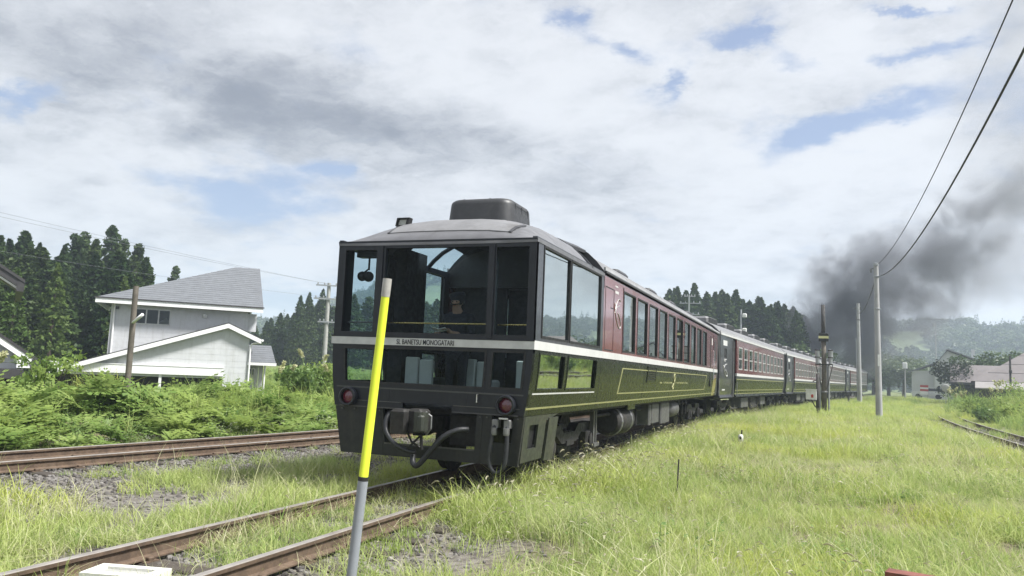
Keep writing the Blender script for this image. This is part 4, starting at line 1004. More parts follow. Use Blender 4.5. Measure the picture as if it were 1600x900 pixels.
def meadow(x, y):
    d_ = xr(x, y); r_ = xrr(x, y)
    inner = np.where(y > 7.9, .60, 1.05)
    k = smoothstep(inner, inner+.5, d_)*(1-smoothstep(-2.4, -1.6, r_)*(1-smoothstep(2.6, 3.4, r_)))
    bare = smoothstep(.58, .70, fbm(x*.75+5, y*.75, 4))*(dist(x, y) < 14)
    bare2 = ((xr(x, y) < 2.6) & (y < 7.5))*smoothstep(.44, .60, fbm(x*.9, y*.9+9, 3))*.85
    k = np.maximum(k, (y > 52)*(r_ < 2.2)*(d_ > 1.4)*.8)
    return k*(1-.6*bare)*(1-bare2)*(~((y > Y0+.6) & (np.abs(d_) < .70)))
lots = []
def many(x0, x1, y0, y1, dens, keep, s0, s1, mixes, ti=.14, dz_=-.01, hv=.8):
    x, y = spread_pts(x0, x1, y0, y1, dens, keep)
    sel = rng.random(len(x)); g = fbm(x*.45+50, y*.45+20, 4); lo = 0.0
    for ids, sh in mixes:
        pref = np.clip(.5 + 3.0*(fbm(x*.3+ids[0]*9.7, y*.3+ids[0]*3.1, 3)-.5), .1, 1)
        k = (sel >= lo) & (sel < lo+sh) & (rng.random(len(x)) < pref*1.6); lo += sh
        hs_ = 1 + hv*2.2*(g[k]-.5)
        lots.append((x[k], y[k], s0*hs_, s1*hs_, ti, ids, dz_))
MIX = ((A,.45),(SH,.09),(GR,.21),(DR,.13),(ST,.06),(WD,.06))
many(-3.9, 4.5, 1.2, 9, 120, meadow, .7, 1.25, MIX, ti=.22)
many(-3.9, 6.5, 9, 18, 78, meadow, .85, 1.4, MIX, ti=.2)
many(-3.6, 9, 18, 40, 32, meadow, 1.05, 1.7, ((A,.56),(SH,.13),(GR,.15),(DR,.11),(ST,.05)))
many(-3, 14, 40, 80, 13, meadow, 1.4, 2.1, ((A,.66),(SH,.14),(GR,.15),(DR,.05)))
many(-2, 26, 80, 135, 4, meadow, 2.0, 3.0, ((A,.7),(GR,.3)))
# foxtails along the foot of the train
many(.6, 4.2, 2.2, 6.8, 26, lambda x, y: meadow(x, y)*smoothstep(.50,.62,fbm(x*.7+31,y*.7,3)), .8, 1.4, ((DR,.7),(ST,.3)), ti=.3)
many(-3, 6, 2.5, 16, 5, lambda x, y: meadow(x, y)*smoothstep(.55,.66,fbm(x*.5+77,y*.5,3)), .9, 1.7, ((WD,1.0),))
def edge(x, y): return np.exp(-((xr(x, y)-1.6)/.35)**2)
many(-3.9, -1.9, 8.0, 30, 16, edge, .8, 1.25, ((FX,1.0),))
def hem(x, y): d_ = xr(x, y); return smoothstep(.62, .95, d_)*(1-smoothstep(1.9, 2.6, d_))*np.clip((y-7.6)/1.2, 0, 1)
many(-4.2, -1.8, 6.5, 32, 55, hem, 1.1, 1.75, ((A,.62),(SH,.22),(DR,.16)), ti=.2)
many(-3.6, 5, 2, 14, 2.2, meadow, .6, 1.0, ((FX,1.0),))
many(-3.2, 5, 2.2, 12, 7, meadow, .7, 1.2, ((ST,1.0),), ti=.5)
# tall grass beyond the far right track
def rightbank(x, y): return smoothstep(1.2, 2.4, xrr(x, y))*smoothstep(.25,.5,fbm(x*.3,y*.3))
many(8, 30, 30, 60, 9, rightbank, 1.0, 2.0, ((LG,.6),(A,.4)))
many(9, 50, 60, 130, 3.0, rightbank, 1.6, 3.2, ((LG,.5),(A,.5)))
# in and beside the train's track
def bed(x, y):
    d_ = xr(x, y); n_ = fbm(x*.8+3, y*.8, 4)
    rails = np.minimum(np.abs(np.abs(d_)-.566), 1)
    k = smoothstep(.30, .52, n_)*(np.abs(d_) < 1.6)*(1-.55*(rails < .07))
    k = k*np.where(np.abs(d_) < .55, 1.2, np.where(d_ < 0, 1.0, .55))
    return k*(~under_train(x, y))
many(-6.4, -2.8, 1.0, 10.8, 95, bed, .45, 1.0, ((A,.52),(GR,.20),(DR,.20),(ST,.08)))
def leftstrip(x, y):
    d_ = -xr(x, y); e = xl(x, y); n_ = fbm(x*.55+8, y*.55+2, 4)
    belt = np.clip(1.35-np.abs(d_-2.1)/1.6, 0, 1)
    return np.clip(belt*smoothstep(.31, .49, n_)*1.2, 0, 1)*(d_ > .70)*(e < -1.3)
many(-10.5, -5.2, .6, 15, 85, leftstrip, .8, 1.5, ((A,.64),(SH,.06),(GR,.08),(DR,.14),(ST,.08)))
def ballast_tufts(x, y): return (xl(x, y) < -.8)*(xl(x, y) > -4)*smoothstep(.60, .70, fbm(x*.9+40, y*.9, 3))
many(-11, -6, 3, 24, 22, ballast_tufts, .5, 1.0, ((A,.5),(GR,.5)))
def on_right(x, y): return (np.abs(xrr(x, y)) < 1.5)*np.clip((y-24)/40, .25, .9)
many(5, 12, 24, 56, 16, on_right, .8, 1.5, ((A,.6),(GR,.4)))
def on_left(x, y): return (np.abs(xl(x, y)) < 1.2)*smoothstep(.56, .68, fbm(x*.7+70, y*.7, 3))
many(-13, -8, 3, 24, 26, on_left, .45, .9, ((GR,.6),(A,.4)))
def beyond(x, y): return smoothstep(.75, 1.3, xl(x, y))*(1-smoothstep(2.2, 3.2, xl(x, y)))
many(-20, -8, 3, 34, 34, beyond, .5, 1.0, ((GR,.6),(A,.4)))
lay('grass', lots, gp, 'yellow green meadow grass and weeds between and beside the railway tracks', 'grass')

# ---- ferns and tall weeds on the far bank
bp_ = [frond_mesh('bracken_clump', 9, .85, M['fern'], 200+i) for i in range(5)]
bp_ += [blades_mesh('bank_grass', 24, .95, .16, .012, .75, M['grass'] if i else M['grassgreen'], 220+i, segs=5) for i in range(3)]
bp_ += [weed_mesh('weed_clump', 6, .55, .12, .10, M['weed'], 240+i) for i in range(3)]
bp_ += [weed_mesh('flower_clump', 8, .28, .13, .05, M['weed'], 260+i, flower=3) for i in range(2)]
lots = []
def bank(x, y): 
    e = xl(x, y); return smoothstep(2.0, 3.2, e)*(1-smoothstep(9, 14, e))
many(-34, -9, 2, 45, 15, bank, .5, 1.2, (([0,1,2,3,4],.52),([5,6,7],.36),([8,9,10],.12)), ti=.25, hv=.9)
def bank_edge(x, y): e = xl(x, y); return smoothstep(1.1, 1.5, e)*(1-smoothstep(2.6, 3.4, e))
many(-20, -8, 3, 34, 16, bank_edge, .6, 1.1, (([11,12],.55),([8,9,10],.25),([0,1,2],.2)), ti=.15)
many(-60, -20, 20, 90, 1.6, lambda x, y: smoothstep(9, 14, xl(x, y)), 1.2, 2.2, (([0,1,2,3,4],.5),([5,6,7],.2),([8,9,10],.3)), ti=.2)
many(8, 40, 40, 75, 3.0, lambda x, y: smoothstep(2.0, 3.5, xrr(x, y)), 1.0, 2.0, (([5,6,7],.8),([0,1,2],.2)), ti=.2)
lay('undergrowth', lots, bp_, 'bright green bracken and tall weeds covering the bank beyond the left track', 'undergrowth')

# ---- ballast
sp_ = [stone_mesh(300+i) for i in range(7)]
lots = []
def ballast(x, y):
    e = xl(x, y); d_ = xr(x, y)
    k1 = (e < -.0)*np.clip(1.15-.34*np.abs(e+1.2), 0.1, 1)*(d_ < -1.0)*(np.abs(np.abs(e)-.566) > .06)
    k2 = (np.abs(d_) < 1.7)*(np.abs(np.abs(d_)-.566) > .06)*.65
    k3 = (np.abs(e) < 1.8)*(np.abs(np.abs(e)-.566) > .06)*.9
    return np.maximum(np.maximum(k1, k2), k3)
x, y = spread_pts(-13, -3, 1.5, 13, 230, ballast); lots.append((x, y, .016, .042, .5, list(range(7)), .004))
x, y = spread_pts(-13, -3, 13, 26, 110, ballast); lots.append((x, y, .025, .05, .5, list(range(7)), .004))
x, y = spread_pts(5, 10, 20, 60, 40, lambda x, y: (np.abs(xrr(x, y)+.9) < 1.3)*(np.abs(np.abs(xrr(x,y))-.566) > .06)*.8); lots.append((x, y, .03, .06, .5, list(range(7)), .02))
x, y = spread_pts(-3.2, .5, 3, 9, 60, lambda x, y: smoothstep(.55,.7,fbm(x*.9, y*.9+9, 3))); lots.append((x, y, .012, .03, .5, list(range(7)), .004))
lay('gravel', lots, sp_, 'grey brown track ballast stones between the two left tracks', 'gravel')

# ================================================================== houses
def frame_at(az_deg, D):
    """origin on the ground at azimuth/distance; X runs across (seen from the track side), Y runs away"""
    a = R(az_deg); return Vector((math.sin(a)*D, math.cos(a)*D, 0)), -a

def gable_roof(parent, poly, y0, y1, th, name, mat, trim=None):
    """roof over a gable outline: poly = [(x, z) ...] along the top; extruded y0..y1, thickness th"""
    mb = MB(); n = len(poly)
    lower = [(x, z-th) for x, z in poly]
    mb.prism(poly + lower[::-1], lambda u,v,w: (u,w,v), y0, y1)
    return mb.build(name, mat, parent)

def window_part(parent, x0, x1, y, z0, z1, mullions=(), frame='fascia', glass='winglass', t=.06, name='window'):
    mb = MB(); mb.panel([x0,x1],[z0,z1],[(x0+t,x1-t,z0+t,z1-t)], lambda u,v,w: (u,y+w,v), -.05, .03)
    for m_ in mullions: mb.box(m_-.03, m_+.03, y-.045, y+.025, z0+t, z1-t)
    w = mb.build(name, M[frame], parent)
    sheet('pane', [(x0+t*.7,y-.01,z0+t*.7),(x1-t*.7,y-.01,z0+t*.7),(x1-t*.7,y-.01,z1-t*.7),(x0+t*.7,y-.01,z1-t*.7)], M[glass], w)
    return w

def siding(mb, x0, x1, z0, z1, y, th=.15, pitch=.28, holes=()):
    """horizontal lap boards as one skin, each a little proud at its lower edge"""
    zs = list(np.arange(z0, z1, pitch)) + [z1]
    mb.panel([x0,x1], zs, list(holes), lambda u,v,w: (u,y+w,v), 0, th)
    for z in zs[1:-1]:
        cuts = [h for h in holes if h[2] < z < h[3]]
        segs = [(x0,x1)]
        for h in cuts: segs = [s for a, b in segs for s in ((a, min(b,h[0])), (max(a,h[1]), b)) if s[1]-s[0] > .02]
        for a, b in segs: mb.box(a+.005, b-.005, y-.004, y+.002, z, z+.02)

# ---- white two-storey house beyond the bank
o_, rz_ = frame_at(-43.7, 42)
hs = thing('white_house', 'white two storey house with grey hipped roof and low gabled garage wing on the bank', 'house', o_, rz_)
ZB = -1.2
mb = MB(); siding(mb, -3.2, 3.05, ZB, 4.02, 0, holes=[(-2.2,-.55,3.05,3.84)]); mb.build('wall', M['wallwhite'], hs)
mb = MB(); mb.box(-3.2,-3.05,.16,6.6,ZB,4.0); mb.box(2.9,3.05,.16,6.6,ZB,4.0); mb.box(-3.2,3.05,6.6,6.75,ZB,4.0); mb.build('wall', M['wallwhite'], hs)
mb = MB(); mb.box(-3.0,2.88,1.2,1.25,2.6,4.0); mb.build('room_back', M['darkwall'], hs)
mb = MB(); mb.tube([(-3.05,-.06,3.98),(-3.05,-.06,ZB)], .04, 8); mb.build('downpipe', M['fascia'], hs)
mb = MB(); mb.bbox(-3.0,-2.86,-.12,.0,3.72,3.84,.02); mb.build('porch_lamp', M['rooftrim'], hs)
mb = MB(); mb.bbox(.9,1.12,-.07,.0,3.55,3.75,.02); mb.build('vent_hood', M['silver'], hs)
w_ = window_part(hs, -2.2, -.55, 0.03, 3.05, 3.84, (-1.65,-1.10), frame='silver')
mb = MB(); mb.add([(-1.0,.12,3.12),(-.75,.12,3.45),(-.5,.12,3.12),(-1.2,.12,3.12)], [(0,1,2),(0,3,1)]); mb.build('curtain', M['seatwhite'], w_)
RZ0, RZ1 = 4.20, 6.62
def course_slope(mb, e0, e1, r0, r1, n, lip=.012):
    e0, e1, r0, r1 = map(Vector, (e0, e1, r0, r1)); nrm = (e1-e0).cross(r0-e0).normalized()
    if nrm.z < 0: nrm = -nrm
    for k in range(n):
        a, b = k/n, (k+1)/n
        p = [e0.lerp(r0,a), e1.lerp(r1,a), e1.lerp(r1,b), e0.lerp(r0,b)]
        lo, hi = nrm*lip, nrm*.003
        vs = [p[0]+lo, p[1]+lo, p[2]+hi, p[3]+hi, p[0], p[1]]
        mb.add(vs, [(0,1,2,3),(4,5,1,0)])
EL, ER = (-3.86,-.55,RZ0), (3.72,-.55,RZ0+.02)
RL, RR = (2.45,3.3,RZ1-.04), (3.72,3.3,RZ1)
mb = MB(); course_slope(mb, EL, ER, RL, RR, 20); course_slope(mb, (-3.86,7.2,RZ0), (3.72,7.2,RZ0), RL, RR, 20); course_slope(mb, (-3.86,-.55,RZ0), (-3.86,7.2,RZ0), RL, (2.46,3.35,RZ1-.04), 20)
rf = mb.build('roof', M['roofslate'], hs, fix=False)
mb = MB(); mb.box(-3.86,3.72,-.56,-.50,RZ0-.24,RZ0-.02); mb.box(-3.86,-3.80,-.50,7.2,RZ0-.24,RZ0-.02); mb.box(-3.80,3.72,-.50,.02,RZ0-.16,RZ0-.12); mb.build('fascia', M['fascia'], rf)
mb = MB(); mb.box(-3.90,3.76,-.60,-.50,RZ0-.02,RZ0+.035); mb.build('eave_trim', M['rooftrim'], rf)
mb = MB(); mb.prism([(-.55,RZ0-.22),(-.55,RZ0),(3.3,RZ1),(7.2,RZ0),(7.2,RZ0-.22),(3.3,RZ1-.24)], lambda u,v,w: (w,u,v), 3.66, 3.72); mb.prism([(0,3.9),(6.7,3.9),(3.3,RZ1-.3)], lambda u,v,w: (w,u,v), 2.92, 3.05); mb.build('gable_end', M['wallwhite'], hs)
mb = MB(); mb.box(3.05,3.5,.2,.9,3.0,3.9); mb.build('meter_box', M['wallwhite'], hs)
# garage wing in front (2 m nearer)
k_ = 40/42
gl = [(-6.1*k_,.62),(2.15*k_,3.30),(3.78*k_,2.62)]
yg = -2.0
def ztop(x): return np.interp(x, [gl[0][0],gl[1][0],gl[2][0]], [gl[0][1],gl[1][1],gl[2][1]])
mb = MB(); xs_ = [-5.2,-3,-.75,1.98,2.05,3.08]
mb.prism([(-5.2,.60),(1.98,.60),(1.98,ZB),(3.08,ZB),(3.08,ztop(3.08)-.15),(2.05,ztop(2.05)-.15),(-5.2,ztop(-5.2)-.12)], lambda u,v,w: (u,w,v), yg+.25, yg+.40)
for z in np.arange(.9, 3.0, .28):
    xa = -5.1
    while ztop(xa)-.2 < z and xa < 2: xa += .1
    mb.box(xa, min(3.08, 3.05), yg+.246, yg+.252, z, z+.02) if z < 2.6 else None
mb.build('garage_wall', M['wallwhite'], hs)
rf2 = gable_roof(hs, gl, yg, yg+2.6, .05, 'garage_roof', M['rooftrim'])
for (x0,z0),(x1,z1) in ((gl[0],gl[1]),(gl[1],gl[2])):
    mb = MB(); mb.prism([(x0,z0-.05),(x1,z1-.05),(x1,z1-.26),(x0,z0-.26)], lambda u,v,w: (u,w,v), yg-.03, yg+.03); mb.prism([(x0,z0-.06),(x1,z1-.06),(x1,z1-.10),(x0,z0-.10)], lambda u,v,w: (u,w,v), yg+.03, yg+.25); mb.build('bargeboard', M['fascia'], rf2)
mb = MB(); mb.box(-5.3,1.98,yg+.12,yg+.26,.72,1.10); mb.box(-5.3,2.0,yg+.10,yg+.26,1.10,1.14); mb.build('shutter_box', M['fascia'], hs)
mb = MB(); mb.box(-.82,-.70,yg+.2,yg+.32,ZB,.72); mb.build('door_post', M['fascia'], hs)
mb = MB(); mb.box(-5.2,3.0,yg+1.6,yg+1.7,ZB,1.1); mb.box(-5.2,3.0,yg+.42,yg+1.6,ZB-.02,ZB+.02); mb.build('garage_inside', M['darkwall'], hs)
mb = MB(); mb.tube([(3.62,yg+.1,2.5),(3.62,yg+.1,2.42),(3.2,yg+.16,2.34),(3.14,yg+.18,2.2),(3.14,yg+.18,ZB)], .045, 8); mb.tube([(3.66,yg-.05,2.52),(3.66,yg+2.6,2.52)], .06, 8); mb.build('downpipe', M['fascia'], hs)
# small annex on the far side of the garage
mb = MB(); mb.box(3.1,4.0,.3,2.4,ZB,1.3); mb.build('annex_wall', M['wallwhite'], hs)
mb = MB(); course_slope(mb, (3.1,-.3,1.45), (4.55,-.3,1.45), (3.1,1.6,2.35), (4.45,1.6,2.35), 8); mb.box(3.1,4.5,1.6,1.7,1.3,2.3); ar = mb.build('annex_roof', M['roofslate'], hs, fix=False)
mb = MB(); mb.box(3.1,4.58,-.34,-.28,1.30,1.44); mb.build('fascia', M['fascia'], ar)
mb = MB(); mb.tube([(4.05,-.1,1.4),(4.05,.0,ZB)], .045, 8); mb.build('downpipe', M['fascia'], hs)
window_part(hs, 3.3, 3.6, .28, .75, 1.15, (3.45,), frame='silver')

# ---- house cut by the edge of the picture
o_, rz_ = frame_at(-53.4, 30)
hb = thing('gabled_house', 'pale sided house with brown trimmed gables cut off by the edge of the picture', 'house', o_, rz_)
up = [(-5.0,3.2),(-2.4,5.45),(.22,3.80)]
rfu = gable_roof(hb, up, -.4, 6, .10, 'upper_roof', M['rooftrim'])
for (x0,z0),(x1,z1) in ((up[0],up[1]),(up[1],up[2])):
    mb = MB(); mb.prism([(x0,z0-.10),(x1,z1-.10),(x1,z1-.34),(x0,z0-.34)], lambda u,v,w: (u,w,v), -.36, -.30); mb.build('bargeboard', M['rooftrim'], rfu)
    mb = MB(); mb.prism([(x0,z0-.34),(x1-.1,z1-.30),(x1-.1,z1-.36),(x0,z0-.40)], lambda u,v,w: (u,w,v), -.30, .0); mb.build('soffit', M['fascia'], rfu)
mb = MB(); mb.box(.0,.2,-.38,5.9,3.42,3.74); mb.build('eave_board', M['rooftrim'], rfu)
mb = MB(); siding(mb, -4.6, -.62, -.4, 3.3, .0); mb.prism([(-4.6,3.3),(-.62,3.3),(-.62,3.95),(-2.4,5.05),(-4.6,3.2)], lambda u,v,w: (u,w,v), .01, .15); mb.box(-.74,-.62,.15,6,-.4,3.6); mb.build('wall', M['wallwhite'], hb)
lo = [(-3.6,1.0),(-1.15,2.62),(.80,1.28)]
yl_ = -2.2
rfl = gable_roof(hb, lo, yl_, 1.0, .10, 'porch_roof', M['rooftrim'])
for (x0,z0),(x1,z1) in ((lo[0],lo[1]),(lo[1],lo[2])):
    mb = MB(); mb.prism([(x0,z0-.10),(x1,z1-.10),(x1,z1-.30),(x0,z0-.30)], lambda u,v,w: (u,w,v), yl_+.02, yl_+.10); mb.build('bargeboard', M['fascia'], rfl)
mb = MB(); mb.box(.22,.60,yl_+.05,yl_+.35,1.02,1.28); mb.build('eave_return', M['fascia'], rfl)
mb = MB(); mb.box(.60,.82,yl_,1.0,.98,1.28); mb.build('eave_board', M['rooftrim'], rfl)
mb = MB(); siding(mb, -3.0, .25, -.4, 1.15, yl_+.35, pitch=.2); mb.prism([(-3.0,1.16),(.25,1.16),(.25,1.5),(-1.15,2.4),(-3.0,1.2)], lambda u,v,w: (u,w,v), yl_+.36, yl_+.5); mb.build('porch_wall', M['wallwhite'], hb)
mb = MB(); mb.prism([(-3.2,.98),(.40,.98),(.48,.70),(-3.2,.70)], lambda u,v,w: (u,w,v), yl_-.35, yl_+.33); mb.build('lower_eave', M['rooftrim'], hb)
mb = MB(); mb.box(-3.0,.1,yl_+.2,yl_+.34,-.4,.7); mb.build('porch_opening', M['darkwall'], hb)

# ---- village to the right
o_, rz_ = frame_at(6.6, 150)
vh = thing('pale_house', 'tall pale house with a steep dark edged gable behind the round dark tree', 'house', (15.8,148.5,0), R(-8))
mb = MB(); mb.box(.2,4.0,0,6,-1,4.6); mb.build('lower_wall', M['wallwhite'], vh)
gable_roof(vh, [(-.3,4.4),(4.2,6.2),(4.4,6.1)], -.4, 6.3, .2, 'lower_roof', M['roofslate'])
mb = MB(); mb.prism([(3.6,-1),(11.8,-1),(11.8,5.4),(5.6,8.2),(3.6,5.3)], lambda u,v,w: (u,w,v), -1.0, 6.5); mb.build('gable_wall', M['wallwhite'], vh)
gable_roof(vh, [(2.9,4.6),(5.5,8.1),(12.6,5.3)], -1.3, 7, .16, 'roof', M['rooftrim'])
gable_roof(vh, [(5.3,8.22),(5.6,8.3),(12.7,5.5)], -1.35, 7.05, .14, 'roof_sheet', M['galv'])
mb = MB(); mb.box(9,9.5,1,1.5,7,8.4); mb.build('chimney', M['wallwhite'], vh)
b1 = thing('brown_roofed_house', 'low house with a wide brown sheet roof at the right edge of the picture', 'house', (15.6,88,0), R(-12))
mb = MB(); mb.box(.5,11,1,8,-1,2.6); mb.build('wall', M['darkwall'], b1)
mb = MB()
for k in range(4):
    a, b = k/4, (k+1)/4
    p = lambda f, e: (-.8+5.2*f+(0 if e == 0 else 13-10.4*f), -.2+4.6*f, 2.45+3.6*f)
    q_ = [p(a,0), p(a,1), p(b-.015,1), p(b-.015,0)]
    mb.add([(x,y,z+.07) for x,y,z in q_] + [(q_[0][0],q_[0][1],q_[0][2]),(q_[1][0],q_[1][1],q_[1][2])], [(0,1,2,3),(4,5,1,0)])
mb.add([(-.8,-.2,2.45),(-.8,9,2.45),(4.4,4.5,6.06)], [(0,1,2)]); mb.add([(-.8,9,2.45),(12.2,9,2.45),(7,4.5,6.06),(4.4,4.5,6.06)], [(0,1,2,3)])
mb.build('roof', M['brownroof'], b1, fix=False)
mb = MB(); mb.box(-.9,12.3,-.3,-.2,2.25,2.5); mb.build('eave', M['darkwall'], b1)
b2 = thing('long_shed', 'long low brown roofed shed between the round dark tree and the brown roofed house', 'shed', (15.8,104,0), R(-10))
mb = MB(); mb.box(.3,9,.8,6,-1,2.4); mb.build('wall', M['darkwall'], b2)
mb = MB(); mb.prism([(-.3,2.5),(3.5,4.6),(3.5,4.45),(-.3,2.35)], lambda u,v,w: (w,u,v), -.6, 9.5); mb.prism([(3.5,4.6),(7.2,2.5),(7.2,2.35),(3.5,4.45)], lambda u,v,w: (w,u,v), -.6, 9.5); mb.build('roof', M['brownroof'], b2)
mb = MB(); mb.box(-.7,9.5,-.42,-.3,2.25,2.5); mb.build('eave', M['rooftrim'], b2)
b3 = thing('small_shed', 'small flat roofed shed with a pale sheet roof below the brown house', 'shed', (14.3,82,0), R(-10))
mb = MB(); mb.box(0,3.6,0,3,-1,1.75); mb.build('wall', M['darkwall'], b3)
mb = MB(); mb.prism([(-.4,1.75),(3.3,2.35),(3.3,2.45),(-.4,1.85)], lambda u,v,w: (w,u,v), -.3, 3.9); mb.build('roof', M['paleroof'], b3)
sd_ = thing('round_mirror', 'round white disc standing in front of the round dark tree', 'mirror', (14.4,101.5,0), R(-8))
mb = MB(); mb.lathe([(.001,-.06),(.36,-.05),(.45,.0),(.43,.04),(.001,.06)], c=(0,0,1.75), axis='y', n=24, cap=False); mb.build('disc', M['concrete'], sd_, smooth=True)
mb = MB(); mb.tube([(0,.1,-.5),(0,.1,1.75)], .05, 8); mb.build('post', M['galv'], sd_)
sg = thing('banner_sign', 'red and white striped sign board beside the pale house', 'sign', (14.2,118,0), R(-7))
mb = MB(); mb.box(-.65,.65,-.05,.05,1.0,2.55); mb.build('board', M['fascia'], sg)
for z in (2.2, 1.55): 
    mb = MB(); mb.box(-.655,.655,-.056,-.05,z,z+.36); mb.build('stripe', M['redmark'], sg)
mb = MB(); mb.box(-.6,-.52,.06,.14,-.5,2.5); mb.box(.52,.6,.06,.14,-.5,2.5); mb.build('post', M['galv'], sg)
sg.scale = (.75,.75,.8)
vc = thing('parked_car', 'white parked car half hidden by grass below the red and white sign', 'car', (14.9,119.5,.25), R(75))
mb = MB(); mb.prism([(-1.9,.35),(1.9,.35),(1.95,.75),(1.8,.95),(1.0,1.02),(.5,1.45),(-1.2,1.48),(-1.75,1.0),(-1.95,.9)], lambda u,v,w: (w,u,v), -.75, .75); mb.build('body', M['carwhite'], vc)
mb = MB(); mb.prism([(.95,1.03),(.5,1.40),(-1.15,1.42),(-1.6,1.03)], lambda u,v,w: (w,u,v), -.757, .757); mb.build('window_band', M['hood'], vc)
for x in (-.68,.68):
    for y in (-1.2,1.2):
        mb = MB(); mb.lathe([(.12,-.1),(.31,-.1),(.31,.1),(.12,.1)], c=(x,y,.31), axis='x', n=14); mb.build('wheel', M['black'], vc)

# ================================================================== poles, posts and wires
def pole(name, label, cat, x, y, z0, z1, r0, r1, mat, lean=(0,0), group=None):
    t_ = thing(name, label, cat, (x, y, 0), 0, group)
    mb = MB(); mb.tube([(0,0,z0),(lean[0]*.5,lean[1]*.5,(z0+z1)/2),(lean[0],lean[1],z1)], [r0,(r0+r1)/2,r1], 12); mb.build('shaft', mat, t_, smooth=True, autosmooth=40)
    return t_
p1 = pole('utility_pole', 'taller of two slim concrete poles in the meadow, carrying both wires', 'utility pole', 3.32, 44.9, -.2, 7.98, .17, .115, M['polegrey'], (-.10,0), 'slim concrete poles in the meadow')
mb = MB(); mb.tube([(-.10,0,7.72),(-.34,.0,7.72)], .03, 6); mb.lathe([(.03,7.5),(.05,7.52),(.05,7.7),(.03,7.72)], c=(-.34,0,0), n=10); mb.build('insulator', M['steelpipe'], p1)
mb = MB(); mb.lathe([(.135,7.25),(.15,7.26),(.15,7.33),(.135,7.34)], c=(-.09,0,0), n=14); mb.lathe([(.122,7.85),(.135,7.86),(.135,8.0),(.06,8.02)], c=(-.10,0,0), n=14); mb.lathe([(.145,5.55),(.156,5.56),(.156,5.62),(.145,5.63)], c=(-.07,0,0), n=14); mb.build('pole_band', M['galv'], p1)
mb = MB(); mb.box(-.06,.06,-.158,-.15,2.6,3.2); mb.build('number_plate', M['fascia'], p1)
p2 = pole('utility_pole', 'shorter slim concrete pole standing near the last coach with a conduit strapped to it', 'utility pole', 4.33, 80.3, -.2, 9.3, .19, .13, M['polegrey'], (-.14,0), 'slim concrete poles in the meadow')
mb = MB(); mb.tube([(-.22,-.05,-.1),(-.30,-.05,6.0)], .05, 8); mb.build('conduit', M['galv'], p2)
mb = MB(); mb.tube([(-.5,0,8.8),(.12,0,8.95)], .05, 6); mb.lathe([(.14,7.7),(.17,7.71),(.17,7.8),(.14,7.81)], c=(-.12,0,0), n=14); mb.build('bracket', M['steelpipe'], p2)
p0 = pole('utility_pole', 'slim concrete pole beside the photographer that holds the near ends of both wires', 'utility pole', 2.70, -2.0, -.2, 9.35, .17, .115, M['polegrey'])
def wire(label, A, B, c0, r, mat, group, n=28):
    """hanging wire; c0 is the curvature (1/m) of its sag"""
    A, B = Vector(A), Vector(B); L = math.hypot(B.x-A.x, B.y-A.y); mb = MB()
    pts = []
    for i in range(n+1):
        u = i/n; p = A.lerp(B, u); p.z -= c0*L*L*u*(1-u); pts.append(p)
    mb.tube(pts, r, 5); o = mb.build('wire', mat, smooth=True); tag(o, label, 'wire', group); return o
G_ = 'overhead wires'
wire('thin upper wire from the top of the taller concrete pole', (3.2,44.9,7.85), (2.70,-2.0,9.10), .0026, .012, M['wire'], G_)
wire('thicker lower wire from the band of the taller concrete pole', (3.22,44.9,7.28), (2.70,-2.0,8.17), .0031, .020, M['wire'], G_)
wire('slack wire between the two slim concrete poles', (3.22,44.9,7.28), (4.1,80.3,8.5), .0024, .022, M['wire'], G_)
pl = pole('utility_pole', 'pale utility pole with three crossarms beyond the house, beside the train front', 'utility pole', -33.72, 49.6, -.4, 7.55, .19, .13, M['concrete'])
for z, hw, t_ in ((7.35,1.05,.05),(6.35,1.15,.06),(4.62,.75,.05)):
    mb = MB(); mb.box(-hw+.1, hw+.1, -.2,-.12, z-t_, z+t_)
    for x in (-hw+.25, -hw*.3, hw*.5, hw): mb.lathe([(.03,z+t_),(.055,z+t_+.03),(.05,z+t_+.14),(.02,z+t_+.16)], c=(x,-.16,0), n=8)
    o = mb.build('crossarm', M['galv'], pl); o.rotation_euler = (0,0,R(32))
pm_ = pole('utility_pole', 'concrete pole behind the trees that takes the wires over the white house', 'utility pole', -44.0, 12.0, -.4, 10.2, .18, .12, M['concrete'])
wire('upper thin wire crossing the sky above the cedars', (-33.9,49.4,7.5), (-44.0,12.0,10.1), .0008, .008, M['pale'], G_)
wire('lower thin wire crossing the sky above the cedars', (-33.5,49.3,7.45), (-43.6,12.0,9.75), .0010, .008, M['pale'], G_)
wire('short wire from the crossarm pole over the house gable', (-33.6,49.5,6.45), (-44.0,12.0,7.6), .0012, .006, M['pale'], G_)
# weathered stake with a tube lamp in front of the house
st = pole('wooden_post', 'weathered grey wooden post with a slanting white tube in front of the house', 'post', -14.53, 13.7, .0, 3.12, .070, .062, M['woodpole'], (-.02,0))
mb = MB(); mb.tube([(.05,-.05,2.28),(.36,-.1,2.46)], .035, 8); mb.build('tube_lamp', M['fascia'], st, smooth=True)
mb = MB(); mb.tube([(0,-.05,2.26),(.10,-.06,2.30)], .02, 6); mb.build('lamp_arm', M['galv'], st)
